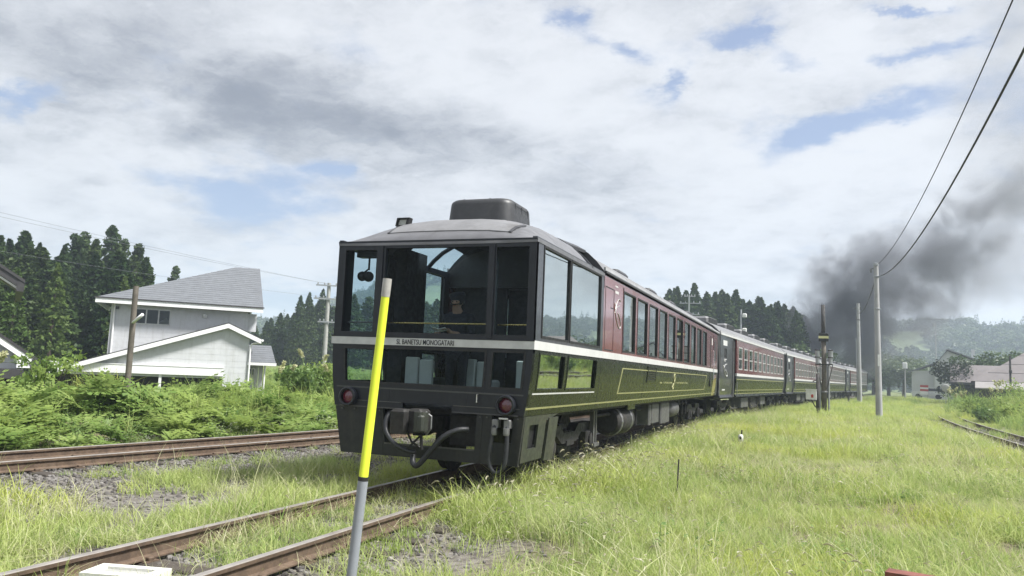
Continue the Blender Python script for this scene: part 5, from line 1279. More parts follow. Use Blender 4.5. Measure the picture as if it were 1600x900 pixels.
# signal post group
sp = thing('signal_post', 'dark timber signal post with a banded box and two caged lamps in the meadow', 'signal post', (.70,46.0,0))
mb = MB(); mb.tube([(0,0,-.2),(0,0,2.6),(-.04,0,4.0)], [.14,.13,.115], 12); mb.build('lower_shaft', M['woodpole'], sp, smooth=True)
mb = MB(); mb.tube([(-.04,0,3.95),(-.06,0,5.88)], [.115,.10], 12); mb.build('upper_shaft', M['darkpole'], sp, smooth=True)
mb = MB(); mb.bbox(-.28,.22,-.2,.2,3.88,4.32,.02); bx_ = mb.build('box', M['black'], sp)
mb = MB(); mb.box(-.283,.223,-.204,.204,4.03,4.16); mb.build('band', M['signyellow'], bx_)
mb = MB(); mb.tube([(-.45,-.1,2.62),(.45,-.1,2.62)], .035, 8); mb.tube([(-.43,-.1,2.6),(-.12,-.1,1.4)], .025, 6); mb.tube([(.43,-.1,2.6),(.14,-.1,1.3)], .025, 6); mb.build('bracket', M['darkpole'], sp)
for x in (-.34,.32):
    mb = MB(); mb.lathe([(.10,2.66),(.10,3.0),(.125,3.02),(.125,3.38),(.13,3.40),(.02,3.44)], c=(x,-.1,0), n=14); lm = mb.build('lamp', M['galv'], sp, smooth=True, autosmooth=40)
    mb = MB(); mb.lathe([(.135,2.98),(.135,3.03)], c=(x,-.1,0), n=14); mb.lathe([(.14,3.36),(.14,3.42)], c=(x,-.1,0), n=14); mb.build('lamp_ring', M['darkpole'], lm)
mb = MB(); mb.tube([(-.2,-.05,-.1),(-.2,-.05,2.7)], .04, 8); mb.tube([(.24,.02,-.1),(.24,.02,2.6)], .05, 8); mb.build('conduit', M['galv'], sp)
mb = MB(); mb.lathe([(.165,1.1),(.175,1.11),(.175,1.18),(.165,1.19)], n=14); mb.build('pole_band', M['steelpipe'], sp)
cb = thing('control_box', 'white control box with a red mark on a short dark post beside the signal', 'control box', (.36,43.8,0))
mb = MB(); mb.tube([(0,0,-.2),(0,0,2.08)], [.10,.085], 10); mb.build('post', M['darkpole'], cb, smooth=True)
mb = MB(); mb.bbox(-.58,-.06,-.22,.06,.74,1.24,.02); mb.box(-.62,-.04,-.25,.08,1.235,1.275); cbx = mb.build('cabinet', M['boxwhite'], cb)
mb = MB(); mb.lathe([(.001,-.232),(.065,-.228),(.065,-.22)], c=(-.27,0,.95), axis='y', n=14, cap=False); mb.box(-.33,-.21,-.226,-.222,.84,.90); mb.build('red_mark', M['redmark'], cbx)
mb = MB(); mb.tube([(-.32,-.05,.74),(-.1,0,.35)], .03, 6); mb.tube([(-.05,-.05,1.75),(-.25,-.1,1.68)], .03, 6); mb.build('brace', M['darkpole'], cb)
tag(pole('short_post', 'short dark post in the grass near the foot of the shorter concrete pole', 'post', 2.99, 72.0, -.2, 1.0, .09, .08, M['darkpole']))
mb = MB(); mb.box(-.3,.3,-.06,.06,.9,1.0); mb.build('cap_board', M['darkpole'], bpy.data.objects['short_post'])
mk = thing('track_marker', 'small black and white track marker half sunk in the meadow grass', 'marker', (-1.53,19.4,.02))
mk.scale = (.5,.5,.7)
mb = MB(); mb.lathe([(.0,.10),(.11,.12),(.12,.3),(.09,.36),(.0,.38)], n=12, cap=False); mb.build('body', M['boxwhite'], mk, smooth=True)
mb = MB(); mb.tube([(.04,0,.36),(.05,0,.52)], .03, 8); mb.lathe([(.05,-.125),(.05,-.115)], c=(0,0,.26), axis='y', n=10); mb.build('cap', M['black'], mk)
pole('thin_stake', 'thin dark stick standing in the grass in front of the train', 'stake', -1.66, 10.75, -.1, .45, .012, .010, M['darkpole'], (.02,0))
# bright snow stake near the camera
ys = thing('snow_stake', 'leaning fluorescent yellow stake with grey foot and reflective cap close to the camera', 'stake', (-1.417,2.21,-.12))
A_, B_ = Vector((0,0,0)), Vector((.112,.04,1.926)); at = lambda u: A_.lerp(B_, u)
zz = lambda z: (z+.12)/1.926
mb = MB(); mb.tube([at(0), at(zz(1.155))], .0165, 20); mb.build('foot', M['stakegrey'], ys, smooth=True, autosmooth=40)
mb = MB(); mb.tube([at(zz(1.155)), at(zz(1.16)), at(zz(1.745))], [.0165,.0150,.0135], 20); mb.build('tube', M['fluoro'], ys, smooth=True, autosmooth=40)
mb = MB(); mb.tube([at(zz(1.745)), at(zz(1.752)), at(1.0)], [.0142,.0148,.0148], 20); mb.build('cap', M['capgrey'], ys, smooth=True, autosmooth=40)
mb = MB(); mb.tube([at(zz(1.150)), at(zz(1.163))], .0169, 20); mb.build('joint_ring', M['wire'], ys)
# distant poles
for x, y, z1, lab, arms in ((25.2,190,17.0,'distant pole with crossarm rising above the pale house roof',(16.6,)),(17.2,84,4.9,'thin dark pole in front of the brown roofed house',()),(12.0,119,4.4,'short pole with a white lamp near the distant trees',())):
    d_ = pole('utility_pole', lab, 'utility pole', x, y, -.5, z1, .12, .08, M['darkpole'] if y < 100 else M['polegrey'], group='poles in the distant village')
    for a_ in arms:
        mb = MB(); mb.box(-2.0,1.6,-.08,.08,a_-.12,a_+.12); mb.lathe([(.0,a_-1.7),(.35,a_-1.65),(.35,a_-.9),(.0,a_-.85)], c=(-.4,0,0), n=10, cap=False); mb.build('crossarm', M['galv'], d_)
    if y == 119: mb = MB(); mb.bbox(-.3,.3,-.2,.2,4.2,5.0,.08); mb.build('lamp', M['fascia'], d_)
    if y == 84: mb = MB(); mb.bbox(-.12,.12,-.15,.0,3.3,3.6,.03); mb.build('junction', M['darkpole'], d_)
# pylon poles seen over the coaches
for x, y, z1, lab in ((-13.2,92,11.3,'pole with three crossarms standing in front of the cedars above the coach roofs'),(-7.6,95,9.9,'pole with white signal lamps above the coach roofs')):
    d_ = pole('utility_pole', lab, 'utility pole', x, y, -.5, z1, .14, .10, M['galv'], group='poles behind the coaches')
    if x < -10:
        for z, w in ((11.1,.7),(10.3,1.35),(9.0,1.2),(8.3,1.6)):
            mb = MB(); mb.box(-w*.8,w,-.05,.05,z-.05,z+.05)
            for q_ in (-w*.7,-w*.3,w*.4,w*.9): mb.lathe([(.04,z),(.08,z+.05),(.03,z+.25)], c=(q_,0,0), n=6)
            mb.build('crossarm', M['galv'], d_)
    else:
        for z in (9.0,7.3):
            mb = MB(); mb.bbox(.15,.65,-.2,.2,z,z+.42,.08); mb.build('lamp', M['boxwhite'], d_)

# ================================================================== trees
def leaf_quads(centres, size, g, flat=.5):
    """many small leaf-spray faces round the given points"""
    n = len(centres); C_ = np.asarray(centres); d = g.normal(0, 1, (n,3)); d[:,2] *= flat; d /= np.linalg.norm(d, axis=1)[:,None]
    e = g.normal(0, 1, (n,3)); e -= (e*d).sum(1)[:,None]*d; e /= np.linalg.norm(e, axis=1)[:,None]
    s = np.asarray(size)*g.uniform(.6, 1.3, n); s = s[:,None]
    P = np.stack([C_-d*s, C_+e*s*.55, C_+d*s, C_-e*s*.55], 1).reshape(-1,3)
    return P, (np.arange(n*4).reshape(n,4))
def mesh_np(name, P, F, mats, mi=None):
    me = bpy.data.meshes.new(name); me.from_pydata(P.tolist(), [], [tuple(f) for f in F])
    for m_ in mats: me.materials.append(m_)
    if mi is not None: me.polygons.foreach_set('material_index', mi)
    return me
def cedar_crown(h, r, seed, mat, n=2600, ragged=.25, bare=.12):
    g = np.random.default_rng(seed); pts = []; sz = []
    nb = int(n/16)
    for b in range(nb):
        u = bare + (1-bare)*(b+.5)/nb; u = min(.995, u + g.normal(0, .012)); z = h*u
        prof = (1-((u-bare)/(1-bare)))**.72*(.55+.45*min(1, (u-bare)/.12)); rr = r*prof*g.uniform(1-ragged*1.6, 1+ragged)
        a = b*2.399 + g.normal(0, .3)
        for k in range(16):
            w = g.uniform(.15, 1)**.6; rad = rr*w; aa = a + g.normal(0, .20)/(w+.2)
            pts.append((rad*math.cos(aa), rad*math.sin(aa), z + rr*.20*w - rr*.42*w*w + g.normal(0, .10)*r*.35)); sz.append(.062*r + .03*r*(1-u) + .05)
    pts.append((0,0,h*.995)); sz.append(.18)
    P, F = leaf_quads(pts, sz, g, .9); return mesh_np('crown', P, F, [mat])
def clumpy_cedar_crown(h, r, seed, mat):
    """older cedar: separate rounded boughs with gaps to the sky"""
    g = np.random.default_rng(seed); pts = []; sz = []
    for b in range(36):
        u = .16 + .82*(b+.5)/36; a = b*2.4+g.normal(0,.4); rr = r*(1-u)**.55*g.uniform(.55,1.1)*(.6 if u > .9 else 1)
        c = np.array((rr*math.cos(a)*.75, rr*math.sin(a)*.75, h*u)); rad = r*(.23+.14*(1-u))*g.uniform(.75,1.2)
        q = g.normal(0,1,(75,3)); q /= np.linalg.norm(q,axis=1)[:,None]; q *= (g.random(75)**.4)[:,None]*rad; q[:,2] *= .75
        pts += list(c+q); sz += [.085*r+.03]*75
    P, F = leaf_quads(pts, sz, g, .8); return mesh_np('crown', P, F, [mat])
def trunk_mesh(h, r):
    mb = MB(); g = random.Random(int(h*100)); mb.tube([(0,0,-.8),(.0,0,h*.3),(.03*r,0,h*.7),(0,0,h*.97)], [r*1.2,r*.9,r*.5,r*.08], 8)
    for k in range(10):
        z = h*(.15+.075*k); a = k*2.4; l = r*9*(1-z/h); mb.tube([(0,0,z),(l*math.cos(a),l*math.sin(a),z+l*.1)], [r*.22,r*.05], 4, cap=False)
    return mb.mesh('trunk', M['bark'])
def broad_crown(h, r, seed, mat, nclump=34, per=70, leaf=.22):
    g = np.random.default_rng(seed); pts = []; sz = []
    for b in range(nclump):
        q = g.normal(0,1,3); q /= np.linalg.norm(q); rr = g.random()**.45
        c = np.array((q[0]*r*rr, q[1]*r*rr, h*.60 + q[2]*h*.36*rr)); rad = r*g.uniform(.22,.42)
        v = g.normal(0,1,(per,3)); v /= np.linalg.norm(v,axis=1)[:,None]; v *= (g.random(per)**.35)[:,None]*rad; v[:,2] *= .8
        pts += list(c+v); sz += [leaf*g.uniform(.8,1.2)]*per
    P, F = leaf_quads(pts, sz, g, .9); return mesh_np('crown', P, F, [mat])
CED = [(cedar_crown(1.0*14, 3.1, 400+i, M['cedar'], 4200, .18), trunk_mesh(14, .22)) for i in range(5)]
CEDL = [(cedar_crown(10, 1.9, 420+i, M['cedarlight'], 1800), trunk_mesh(10, .16)) for i in range(2)]
CLUMP = [(clumpy_cedar_crown(14, 2.6, 440+i, M['cedar']), trunk_mesh(14, .22)) for i in range(3)]
BROAD = [(broad_crown(8, 3.6, 460+i, M['broad']), trunk_mesh(6, .22)) for i in range(3)]
DARKB = [(broad_crown(8, 4.0, 480+i, M['broaddark'], 44, 80), trunk_mesh(6, .22)) for i in range(1)]
def tree(name, label, cat, x, y, z, s, kind, group, base_h, hgt, wid=1.0):
    cr_, tr_ = kind; k = hgt/base_h
    t_ = thing(name, label, cat, (x, y, z), random.uniform(0, 6.28), group)
    t_.scale = (k*wid, k*wid, k)
    link('trunk', tr_, t_); link('crown', cr_, t_); return t_
def polar(az, D): a = R(az); return math.sin(a)*D, math.cos(a)*D
# ---- cedars behind the houses on the left: azimuth, distance, top height, kind, label
G1 = 'cedars in the wood behind the houses'
front = [
 (-54.5, 74, 9.9, 'c', 'tall cedar at the picture edge, rising above the cut off gable'),
 (-54.0, 76, 9.9, 'c', 'cedar with a blunt top second from the picture edge'),
 (-53.2, 78, 11.0, 'c', 'dark broad cedar rising just past the cut off gable roof'),
 (-52.4, 80, 10.3, 'c', 'pointed cedar just before the pale gap in the tree line'),
 (-51.0, 74, 9.7, 'c', 'lower pointed cedar right beside the pale gap in the tree line'),
 (-50.4, 82, 11.9, 'k', 'bushy crowned cedar with rounded boughs near the middle of the wood'),
 (-49.9, 84, 12.4, 'k', 'second bushy crowned cedar beside the rounded one'),
 (-49.3, 80, 11.2, 'c', 'dense cedar just in front of the tallest clumpy tree'),
 (-48.4, 86, 13.6, 'k', 'tallest cedar, open and clumpy, with sky showing between its boughs'),
 (-47.7, 87, 12.6, 'k', 'slender clumpy cedar next to the tallest one'),
 (-46.8, 84, 11.8, 'k', 'clumpy cedar at the end of the wood, nearest the house roof'),
 (-46.2, 86, 10.6, 'c', 'narrow cedar at the very end of the wood above the roof eave')]
NZ = lambda D: 1.2
for az, D, top, kd, lab in front:
    x, y = polar(az, D); z = float(height(x, y)); kind = random.choice(CED if kd == 'c' else CLUMP)
    tree('cedar_tree', lab, 'tree', x, y, z, 1, kind, G1, 14, top+.6-z, random.uniform(.9,1.25) if kd == 'c' else .85)
for az, D, top, lab in ((-51.3,56,6.5,'light green young cedar at the front of the wood, under the gap'),(-47.4,58,6.2,'light green young cedar showing above the house eave'),(-53.4,54,5.8,'light green young cedar between the two gables')):
    x, y = polar(az, D); z = float(height(x, y)); tree('young_cedar', lab, 'tree', x, y, z, 1, random.choice(CEDL), 'young cedars before the wood', 10, top-z+.5, 1.0)
k = 0
for row, (D0, tp, n) in enumerate(((64,6.8,12),(71,8.8,16),(94,11.2,15))):
    for i in range(n):
        az = -56.5 + 10.6*(i+.5)/n + random.uniform(-.4,.4); D = D0 + random.uniform(-3,3); x, y = polar(az, D); z = float(height(x, y)); k += 1
        top = tp + random.uniform(-1.0,.8)
        tree('cedar_tree', 'dark cedar deep in the wood behind the houses, crowns merging with its neighbours', 'tree', x, y, z, 1, random.choice(CED), G1, 14, top-z, random.uniform(1.1,1.5))
x, y = polar(-44.4,100); tree('cedar_tree', 'small round topped tree peeping over the ridge of the grey house roof', 'tree', x, y, float(height(x,y)), 1, CLUMP[0], None, 14, 12.2, .8)
# ---- wood to the right of the house, also seen through the coach windows
G2 = 'cedars between the house and the train'
for az, D, top, lab in ((-36.1,118,11.2,'spiky cedar left of the crossarm pole'),(-35.5,120,11.9,'second spiky cedar left of the crossarm pole'),(-34.6,122,12.7,'cedar right behind the crossarm pole')):
    x, y = polar(az, D); tree('cedar_tree', lab, 'tree', x, y, 0, 1, random.choice(CED), G2, 14, top, .9)
for i in range(30):
    az = -39.6 + 15.5*(i+.5)/30 + random.uniform(-.3,.3); D = random.uniform(112,140); x, y = polar(az, D)
    top = np.interp(az, [-39.6,-37.8,-36.3,-34.5,-31,-24], [6.6,7.6,9.4,10.8,11.2,11.5])*D/120 + random.uniform(-.9,1.0)
    tree('cedar_tree', 'cedar in the dark wood between the white house and the train', 'tree', x, y, -.5, 1, random.choice(CED+CLUMP[:1]), G2, 14, top+.5, 1.2)
# ---- plantation behind the coaches
G3 = 'cedars of the plantation behind the coaches'
tops = [(-9.0,118,15.0,'outermost cedar of the plantation, just above the first coach roof'),(-7.8,120,15.8,'pointed cedar near the start of the plantation above the coach roof'),(-4.9,121,15.0,'pointed cedar in the middle of the plantation ridge'),(-2.1,120,13.2,'pointed cedar before the plantation falls away toward the smoke'),(-.9,119,11.8,'last tall cedar of the plantation beside the smoke')]
for az, D, top, lab in tops:
    x, y = polar(az, D); tree('cedar_tree', lab, 'tree', x, y, 0, 1, random.choice(CED), G3, 14, top, 1.0)
for i in range(46):
    az = -11 + 11.6*(i+.5)/46 + random.uniform(-.2,.2); D = random.uniform(116,138); x, y = polar(az, D)
    top = np.interp(az, [-11,-9.5,-5,-2,0,.8], [12.4,14.2,14.0,12.8,10.6,6.5])*D/120 + random.uniform(-1.2,.8)
    tree('cedar_tree', 'cedar of the plantation rising behind the coach roofs', 'tree', x, y, -.5, 1, random.choice(CED), G3, 14, top+.5, 1.15)
for az, D, top, lab in ((.6,112,6.6,'light green broadleaf tree at the end of the plantation, by the smoke'),(-.9,108,7.4,'light green broadleaf tree in front of the last tall cedar')):
    x, y = polar(az, D); tree('broadleaf_tree', lab, 'tree', x, y, -.3, 1, BROAD[0], None, 8, top, .9)
# ---- broadleaf trees by the village
G4 = 'broadleaf trees by the distant village'
for az, D, top, w, kd, lab in ((3.9,175,8.5,1.5,0,'round green tree nearest the end of the train'),(4.8,185,9.6,1.4,1,'green tree behind the short lamp pole'),(5.7,172,8.2,1.5,2,'green tree between the lamp pole and the pale house'),(6.4,190,9.0,1.4,0,'green tree close beside the pale house wall'),(2.6,190,8.6,1.6,1,'green tree behind the last coach'),(1.6,200,9.2,1.6,2,'green tree in the smoke behind the coaches'),
  (10.0,120,7.3,1.25,1,'light green tree between the pale house and the brown roof'),(11.3,135,8.0,1.4,2,'green tree above the brown roof'),(12.6,130,7.6,1.4,0,'green tree at the edge of the picture above the brown roof'),(13.8,120,8,1.5,1,'green tree outside the picture edge by the brown roof')):
    x, y = polar(az, D); tree('broadleaf_tree', lab, 'tree', x, y, -.5, 1, BROAD[kd], G4, 8, top, w)
x, y = polar(8.55,108); tree('round_tree', 'round dark tree in front of the pale house', 'tree', x, y, -.5, 1, DARKB[0], None, 8, 5.6, .95)

# ---- shrubs and tall plants one can pick out
def shrub(label, x, y, r, h, mat, seed, n=40, leaf=.07, group='shrubs on the bank'):
    t_ = thing('shrub', label, 'shrub', (x, y, float(height(x, y))), 0, group)
    link('foliage', broad_crown(h, r, seed, mat, n, 50, leaf), t_)
    mb = MB()
    for k in range(6): a = k*1.05; mb.tube([(0,0,-.1),(r*.3*math.cos(a),r*.3*math.sin(a),h*.4),(r*.6*math.cos(a+.2),r*.6*math.sin(a+.2),h*.75)], [.025,.018,.006], 5, cap=False)
    mb.build('stems', M['bark'], t_); t_['label'] = label; return t_
shrub('leafy bush with large leaves left of the wooden post', -16.9, 13.6, .75, 1.7, M['fern'], 500, 20, .06)
shrub('dark leafy bush between the house annex and the crossarm pole', -16.3, 22.8, .9, 1.6, M['weed'], 501, 40, .07)
shrub('green bush beside the train front at the top of the bank', -16.2, 24.1, 1.0, 1.7, M['fern'], 502, 40, .07)
shrub('low dark bush on the bank under the brown trimmed gable', -19.6, 14.8, .7, .8, M['weed'], 503, 30, .06)
def plume_plant(label, x, y, h, seed, n=9, nplume=3, group='plumed grasses'):
    t_ = thing('plumed_grass', label, 'tall grass', (x, y, float(height(x, y))), 0, group)
    link('leaves', blades_mesh('leaves', 30, h*.75, .16, .022, .75, M['grassgreen'], seed, segs=5), t_)
    g = np.random.default_rng(seed)
    for k in range(nplume):
        a = g.uniform(0, 6.28); l = g.uniform(.1,.35)*h; top = (l*math.cos(a), l*math.sin(a), h*g.uniform(.85,1.05)); mb = MB(); mb.tube([(0,0,0),(top[0]*.35,top[1]*.35,top[2]*.6),top], [.006,.005,.003], 5, cap=False); st_ = mb.build('stalk', M['grassgreen'], t_)
        P, F = leaf_quads([(top[0]*(1+.25*u)+g.normal(0,.03), top[1]*(1+.25*u)+g.normal(0,.03), top[2]+.32*(u-.25)-.12*u*u+g.normal(0,.02)) for u in g.random(60)], .05, g, 1.0)
        link('plume', mesh_np('plume', P, F, [M['drygrass']]), st_)
    return t_
for i, (x, y, h, lab) in enumerate(((-17.6,12.0,1.6,'tall arching grass with a plume between the gables and the wooden post'),(-18.0,13.0,1.9,'tallest arching grass plant on the bank left of the leafy bush'),(-16.2,11.6,1.2,'low clump of arching pale grass near the picture edge'),(-16.4,21.5,1.6,'plumed grass beside the house annex'),(-15.9,22.6,1.9,'feathery plumed grass leaning by the annex roof'),(-15.2,23.4,1.5,'feathery plumed grass nearest the train front'))):
    plume_plant(lab, x, y, h, 520+i)
for i, (x, y, r, h, lab) in enumerate(((9.6,53,.8,.8,'dark low bush beyond the far right track'),(11.6,54,1.6,1.6,'pale bushy growth at the picture edge beyond the far right track'),(10.4,60,1.3,1.4,'rounded bush with pale plumes beyond the right track'),(13.6,60,2.0,2.3,'large bush at the edge of the picture in front of the brown house'))):
    shrub(lab, x, y, r, h, M['fern'] if i else M['weed'], 540+i, 44, .075, 'bushes beyond the right track')
for i, (x, y, h, lab) in enumerate(((9.9,52,2.0,'pale plumed grass on the bushy bank at the picture edge'),(8.6,56,1.7,'pale plumed grass above the dark low bush'),(11.2,56,2.3,'tall pale plumed grass below the brown roof'),(9.0,63,1.9,'pale plumed grass left of the brown roof'))):
    plume_plant(lab, x, y, h, 560+i, nplume=5)

# ================================================================== wooded hills
def ridge(az):
    z = np.interp(az, [-80,-60,-50,-44,-40,-38.2,-36,-33,-30,-27,-22,-15,-8,-2,3,6,8,9.6,10.4,11.2,13,20,30,45,60,80,100], [40,44,42,36,28,24,30,46,62,70,66,54,46,42,42,43,42,42,37,38,40,38,36,36,40,40,40])
    return z*1.05
azs = np.linspace(-80, 100, 361); us = np.linspace(0, 1, 26)
P = []; 
for u in us:
    D = 330 + 330*u
    for az in azs:
        a = R(az); h_ = ridge(az)*smoothstep(0, 1, u)*(1.0) + 5*(fbm(az*.35+3, u*4, 3)-.5)*smoothstep(.05,.3,u); P.append((math.sin(a)*D, math.cos(a)*D, float(h_)-.5))
for az in azs: a = R(az); P.append((math.sin(a)*900, math.cos(a)*900, float(ridge(az))*.8-3))
nA = len(azs); nU = len(us)+1
F = [(r*nA+c, r*nA+c+1, (r+1)*nA+c+1, (r+1)*nA+c) for r in range(nU-1) for c in range(nA-1)]
HP = np.array(P)
me = bpy.data.meshes.new('hills'); me.from_pydata(P, [], F); me.polygons.foreach_set('use_smooth', [True]*len(F))
M['hillgrass'] = pmat('hill_meadow', (.11, .15, .055), .95, var=.3, vscale=.03)
me.materials.append(M['hillgrass']); tag(link('hills', me), kind='structure')
hc = [broad_crown(8, 3.4, 600+i, M['hillwood'], 14, 26, .75) for i in range(5)] + [cedar_crown(11, 2.4, 610+i, M['cedar'], 420) for i in range(2)]
N = 15000
azr = rng.uniform(-70, 75, N); ur = rng.random(N)**.8; Dr = 330+330*ur
clear = fbm(azr*.30+11, ur*3.2, 3); keep = ~((clear > .56) & (ur < .85) & (ur > .06)); azr, ur, Dr = azr[keep], ur[keep], Dr[keep]
hz = np.array([float(ridge(a)*smoothstep(0,1,u) + 5*(fbm(a*.35+3, u*4, 3)-.5)*smoothstep(.05,.3,u)) for a, u in zip(azr, ur)])
n = len(azr); sc_ = rng.uniform(.7, 1.35, n); sc_ = np.where((azr > -45) & (azr < -20), sc_*1.05, sc_)
scatter('hill_forest', np.stack([np.sin(np.radians(azr))*Dr, np.cos(np.radians(azr))*Dr, hz-1.6], 1), rng.uniform(0,6.28,n), rng.normal(0,.05,(n,2)), np.stack([sc_*1.15,sc_*1.15,sc_], 1), rng.choice([0,1,2,3,4,0,1,2,5,6], n), hc, 'distant mixed wood covering the hills', 'forest')

# ================================================================== the railwayman inside the observation room
def skin_body(name, nodes, edges, mat, parent, sub=1):
    """one continuous skinned surface; nodes: name -> (xyz, radius or (rx, ry))"""
    keys = list(nodes); me = bpy.data.meshes.new(name)
    me.from_pydata([nodes[k][0] for k in keys], [(keys.index(a), keys.index(b)) for a, b in edges], [])
    o = link(name, me, parent); me.materials.append(mat)
    md = o.modifiers.new('skin', 'SKIN'); md.use_smooth_shade = True
    lay_ = me.skin_vertices[0].data
    for i, k in enumerate(keys):
        r_ = nodes[k][1]; lay_[i].radius = r_ if isinstance(r_, tuple) else (r_, r_); lay_[i].use_root = (k == keys[0])
    s_ = o.modifiers.new('smooth', 'SUBSURF'); s_.levels = sub; s_.render_levels = sub
    return o
pr = thing('person', 'person in dark uniform and cap with bowed head, standing inside the glazed coach end', 'person', (XC+.06, Y0+.78, 1.0), 0)
pr.scale = (.93,.93,.93)
# figure faces the camera side (-y), about 1.66 m tall with the head bent forward
nodes = {'pelvis': ((0,0,.86), (.15,.11)), 'waist': ((0,.01,1.0), (.135,.10)), 'chest': ((0,.0,1.20), (.17,.115)), 'upper': ((0,-.02,1.34), (.13,.09)), 'neck': ((0,-.05,1.42), (.055,.055)), 'skull0': ((0,-.09,1.47), (.06,.065)), 'skull1': ((0,-.10,1.53), (.078,.09)), 'skull2': ((0,-.085,1.60), (.074,.088)), 'skull3': ((0,-.07,1.645), (.045,.055)),
 'jaw': ((0,-.155,1.475), (.036,.03)), 'nose': ((0,-.205,1.535), (.012,.012))}
edges = [('pelvis','waist'),('waist','chest'),('chest','upper'),('upper','neck'),('neck','skull0'),('skull0','skull1'),('skull1','skull2'),('skull2','skull3'),('skull0','jaw'),('skull1','nose')]
for s, n_ in ((-1,'a'),(1,'b')):
    hx = s*.075 - .10
    nodes.update({'sh'+n_: ((s*.19,-.01,1.33), .06), 'el'+n_: ((s*.25,-.06,1.04), .045), 'wr'+n_: ((hx+s*.02,-.27,1.05 if s < 0 else 1.09), .030), 'pa'+n_: ((hx,-.33,1.06 if s < 0 else 1.12), (.036,.02)),
      'hip'+n_: ((s*.09,0,.80), .088), 'kn'+n_: ((s*.10,-.02,.45), .062), 'an'+n_: ((s*.10,.02,.09), .042), 'to'+n_: ((s*.11,-.14,.04), (.04,.03))})
    edges += [('upper','sh'+n_),('sh'+n_,'el'+n_),('el'+n_,'wr'+n_),('wr'+n_,'pa'+n_),('pelvis','hip'+n_),('hip'+n_,'kn'+n_),('kn'+n_,'an'+n_),('an'+n_,'to'+n_)]
    pz = 1.06 if s < 0 else 1.12
    for f, (dx_, ln_) in enumerate(((-.027,.062),(-.009,.072),(.009,.068),(.027,.052))):
        nodes.update({'f%d%s' % (f,n_): ((hx+dx_,-.365,pz+.012), .0095), 'g%d%s' % (f,n_): ((hx+dx_-s*.012,-.365-ln_*.55,pz+.018), .0085), 'h%d%s' % (f,n_): ((hx+dx_-s*.03,-.365-ln_*.75,pz-.006), .007)})
        edges += [('pa'+n_,'f%d%s' % (f,n_)),('f%d%s' % (f,n_),'g%d%s' % (f,n_)),('g%d%s' % (f,n_),'h%d%s' % (f,n_))]
    nodes.update({'t0'+n_: ((hx-s*.036,-.335,pz+.014), .010), 't1'+n_: ((hx-s*.052,-.37,pz+.026), .0085)}); edges += [('pa'+n_,'t0'+n_),('t0'+n_,'t1'+n_)]
cl = {k: (v[0], tuple(x+.018 for x in (v[1] if isinstance(v[1], tuple) else (v[1], v[1])))) for k, v in nodes.items() if k in ('pelvis','waist','chest','upper','sha','shb','ela','elb','wra','wrb')}
cl['upper'] = ((0,-.02,1.35),(.165,.12)); cl['collar'] = ((0,-.05,1.425),(.072,.074)); cl['chest'] = ((0,0,1.20),(.20,.145))
nodes['chest'] = ((0,0,1.20),(.13,.09)); nodes['upper'] = ((0,-.02,1.33),(.08,.06))
cl['wra'] = ((cl['wra'][0][0]-.01, -.235, 1.05), (.044,.044)); cl['wrb'] = ((cl['wrb'][0][0]+.012, -.235, 1.08), (.044,.044))
body = skin_body('body', nodes, edges, M['skin'], pr)
skin_body('jacket', cl, [e for e in edges if e[0] in cl and e[1] in cl] + [('upper','collar')], M['uniform'], pr)
tr = {k: (v[0], tuple(x+.016 for x in (v[1] if isinstance(v[1], tuple) else (v[1], v[1])))) for k, v in nodes.items() if k in ('pelvis','hipa','hipb','kna','knb','ana','anb')}
skin_body('trousers', tr, [e for e in edges if e[0] in tr and e[1] in tr], M['uniform'], pr)
hd = Matrix.Translation((0,-.085,1.60)) @ Matrix.Rotation(R(22), 4, 'X')
mb = MB(); mb.lathe([(.098,-.045),(.100,.0),(.125,.055),(.118,.075),(.05,.085),(.001,.088)], n=20, cap=False); mb.v = [tuple(hd @ Vector(v)) for v in mb.v]; mb.build('cap', M['uniform'], pr, smooth=True)
mb = MB(); mb.prism([(-.085,-.06),(.085,-.06),(.07,-.125),(.03,-.155),(-.03,-.155),(-.07,-.125)], lambda u,v,w: (u,v,w), -.05, -.043); mb.v = [tuple(hd @ Vector(v)) for v in mb.v]; mb.build('cap_peak', M['black'], pr)
mb = MB(); mb.lathe([(.0955,-.075),(.097,-.03)], n=16, cap=False); mb.v = [tuple(hd @ Vector(v)) for v in mb.v if True]; mb.build('hair', M['hair'], pr, smooth=True)
for s in (-1, 1):
    mb = MB(); mb.ico((s*.033,-.183,1.548), .011, 1); mb.build('eye', M['hair'], pr)
    mb = MB(); mb.ico((s*.083,-.085,1.535), .022, 1, (.4,.8,1.2)); mb.build('ear', M['skin'], pr)
mb = MB(); mb.box(-.022,.022,-.1865,-.182,1.487,1.492); mb.build('mouth', M['redmark'], pr)
nt_ = thing('notebook', 'small white notebook held open in the hands of the railwayman', 'notebook', (XC-.05, Y0+.78-.37, 2.03), 0)
for s in (-1, 1):
    mb = MB(); mb.box(-.055,.055,-.04,.04,-.003,.003); o = mb.build('page', M['paper'], nt_); o.location = (s*.05,0,.012); o.rotation_euler = (R(-25), R(-14*s), 0)

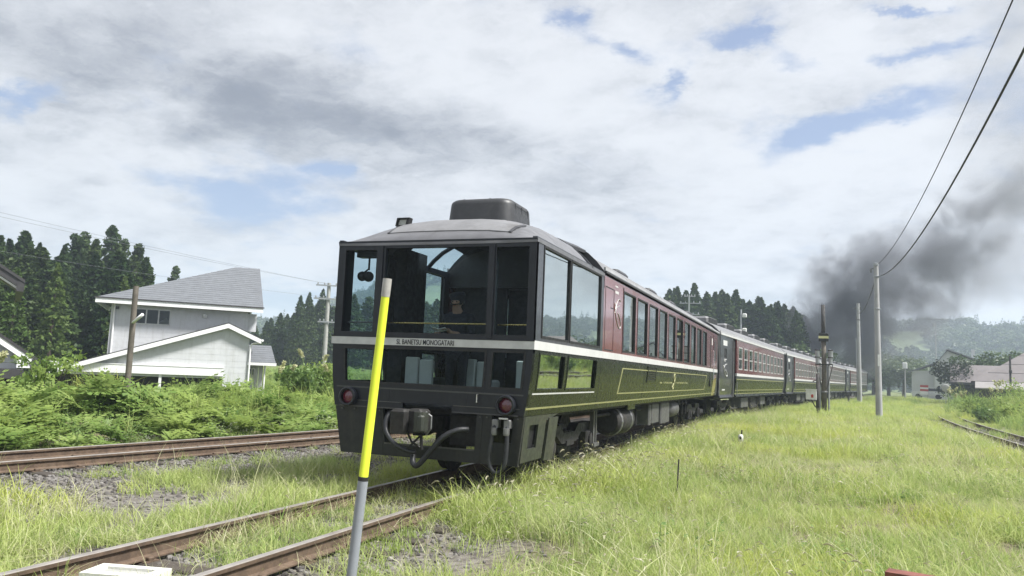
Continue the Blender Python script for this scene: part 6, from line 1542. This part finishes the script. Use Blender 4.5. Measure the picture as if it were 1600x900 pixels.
# ================================================================== smoke and haze
def smoke_mat():
    mt, nt, o = new_mat('smoke'); 
    oc = nt.node('ShaderNodeTexCoord').outputs['Object']; ps = nt.node('ShaderNodeNewGeometry').outputs['Position']
    r = nt.vmath('LENGTH', oc)
    n = nt.noise(ps, .15, 6, .64, .8)
    n_f = nt.noise(ps, .42, 5, .6, .6)
    n = nt.math('ADD', nt.math('MULTIPLY', n, .74), nt.math('MULTIPLY', n_f, .26))
    e = nt.math('SUBTRACT', nt.math('ADD', 1.0, nt.math('MULTIPLY', nt.math('SUBTRACT', n, .5), 3.6)), nt.math('MULTIPLY', r, 1.25))
    f = nt.ramp(e, .0, .9)
    oi = nt.node('ShaderNodeObjectInfo').outputs['Color']
    k = nt.node('ShaderNodeSeparateColor'); nt.l.new(oi, k.inputs[0])
    pv = nt.node('ShaderNodeVolumePrincipled'); pv.inputs['Color'].default_value = (.33, .34, .375, 1); pv.inputs['Anisotropy'].default_value = .1
    nt.put(pv.inputs['Density'], nt.math('MULTIPLY', nt.math('MULTIPLY', f, k.outputs[0]), .31))
    nt.l.new(pv.outputs[0], o.inputs['Volume']); return mt
M['smoke'] = smoke_mat()
PUFFS = [(5.4,119.9,7.2,4.0,1.0),(3.0,125.0,9.2,6.1,.9),(6.9,124.8,12.1,6.4,1.0),(2.2,128.0,15.7,5.3,.6),(7.3,124.8,16.8,6.0,.8),(11.3,121.5,15.5,5.8,.8),(8.8,121.7,19.2,5.0,.6),(14.0,117.2,16.7,5.4,.5),(3.9,124.9,18.8,4.6,.35),(17.3,113.7,17.1,5.5,.45),(18.3,110.5,20.7,5.2,.55),(19.7,108.2,23.9,4.6,.6),(20.4,106.0,16.0,5.3,.3),(16.3,111.8,21.0,3.8,.35),(21.2,92.7,22.6,4.0,.55),(19.7,87.8,27.5,5.7,.14),(18.3,83.0,33.6,5.9,.11),(18.7,77.8,36.1,5.7,.16),(11.7,127.5,9.6,6.3,.2),(14.0,117.2,20.2,4.4,.35)]
sm = link('smoke', None); sm.location = (5, 122, 5); tag(sm, 'dark smoke plume drifting up and away from the hidden locomotive', 'smoke', kind='stuff')
mb = MB(); mb.ico((0,0,0), 1.0, 2); ME_PUFF = mb.mesh('puff', M['smoke'])
for x, y, z, r, d_ in PUFFS:
    o = link('puff', ME_PUFF, sm, (x-5, y-122, z-5)); o.scale = (r*1.6, r*1.6, r*1.5); o.color = (d_, d_, d_, 1)
HAZE = True
if HAZE:
    mt, nt, o = new_mat('haze'); pv = nt.node('ShaderNodeVolumePrincipled'); pv.inputs['Color'].default_value = (.72, .83, 1.0, 1); pv.inputs['Density'].default_value = .0008; pv.inputs['Anisotropy'].default_value = .2
    nt.l.new(pv.outputs[0], o.inputs['Volume'])
    mb = MB(); mb.box(-2600,2600,-2600,2600,-4,95); tag(mb.build('haze', mt), 'thin pale haze filling the valley air', 'haze', kind='stuff')
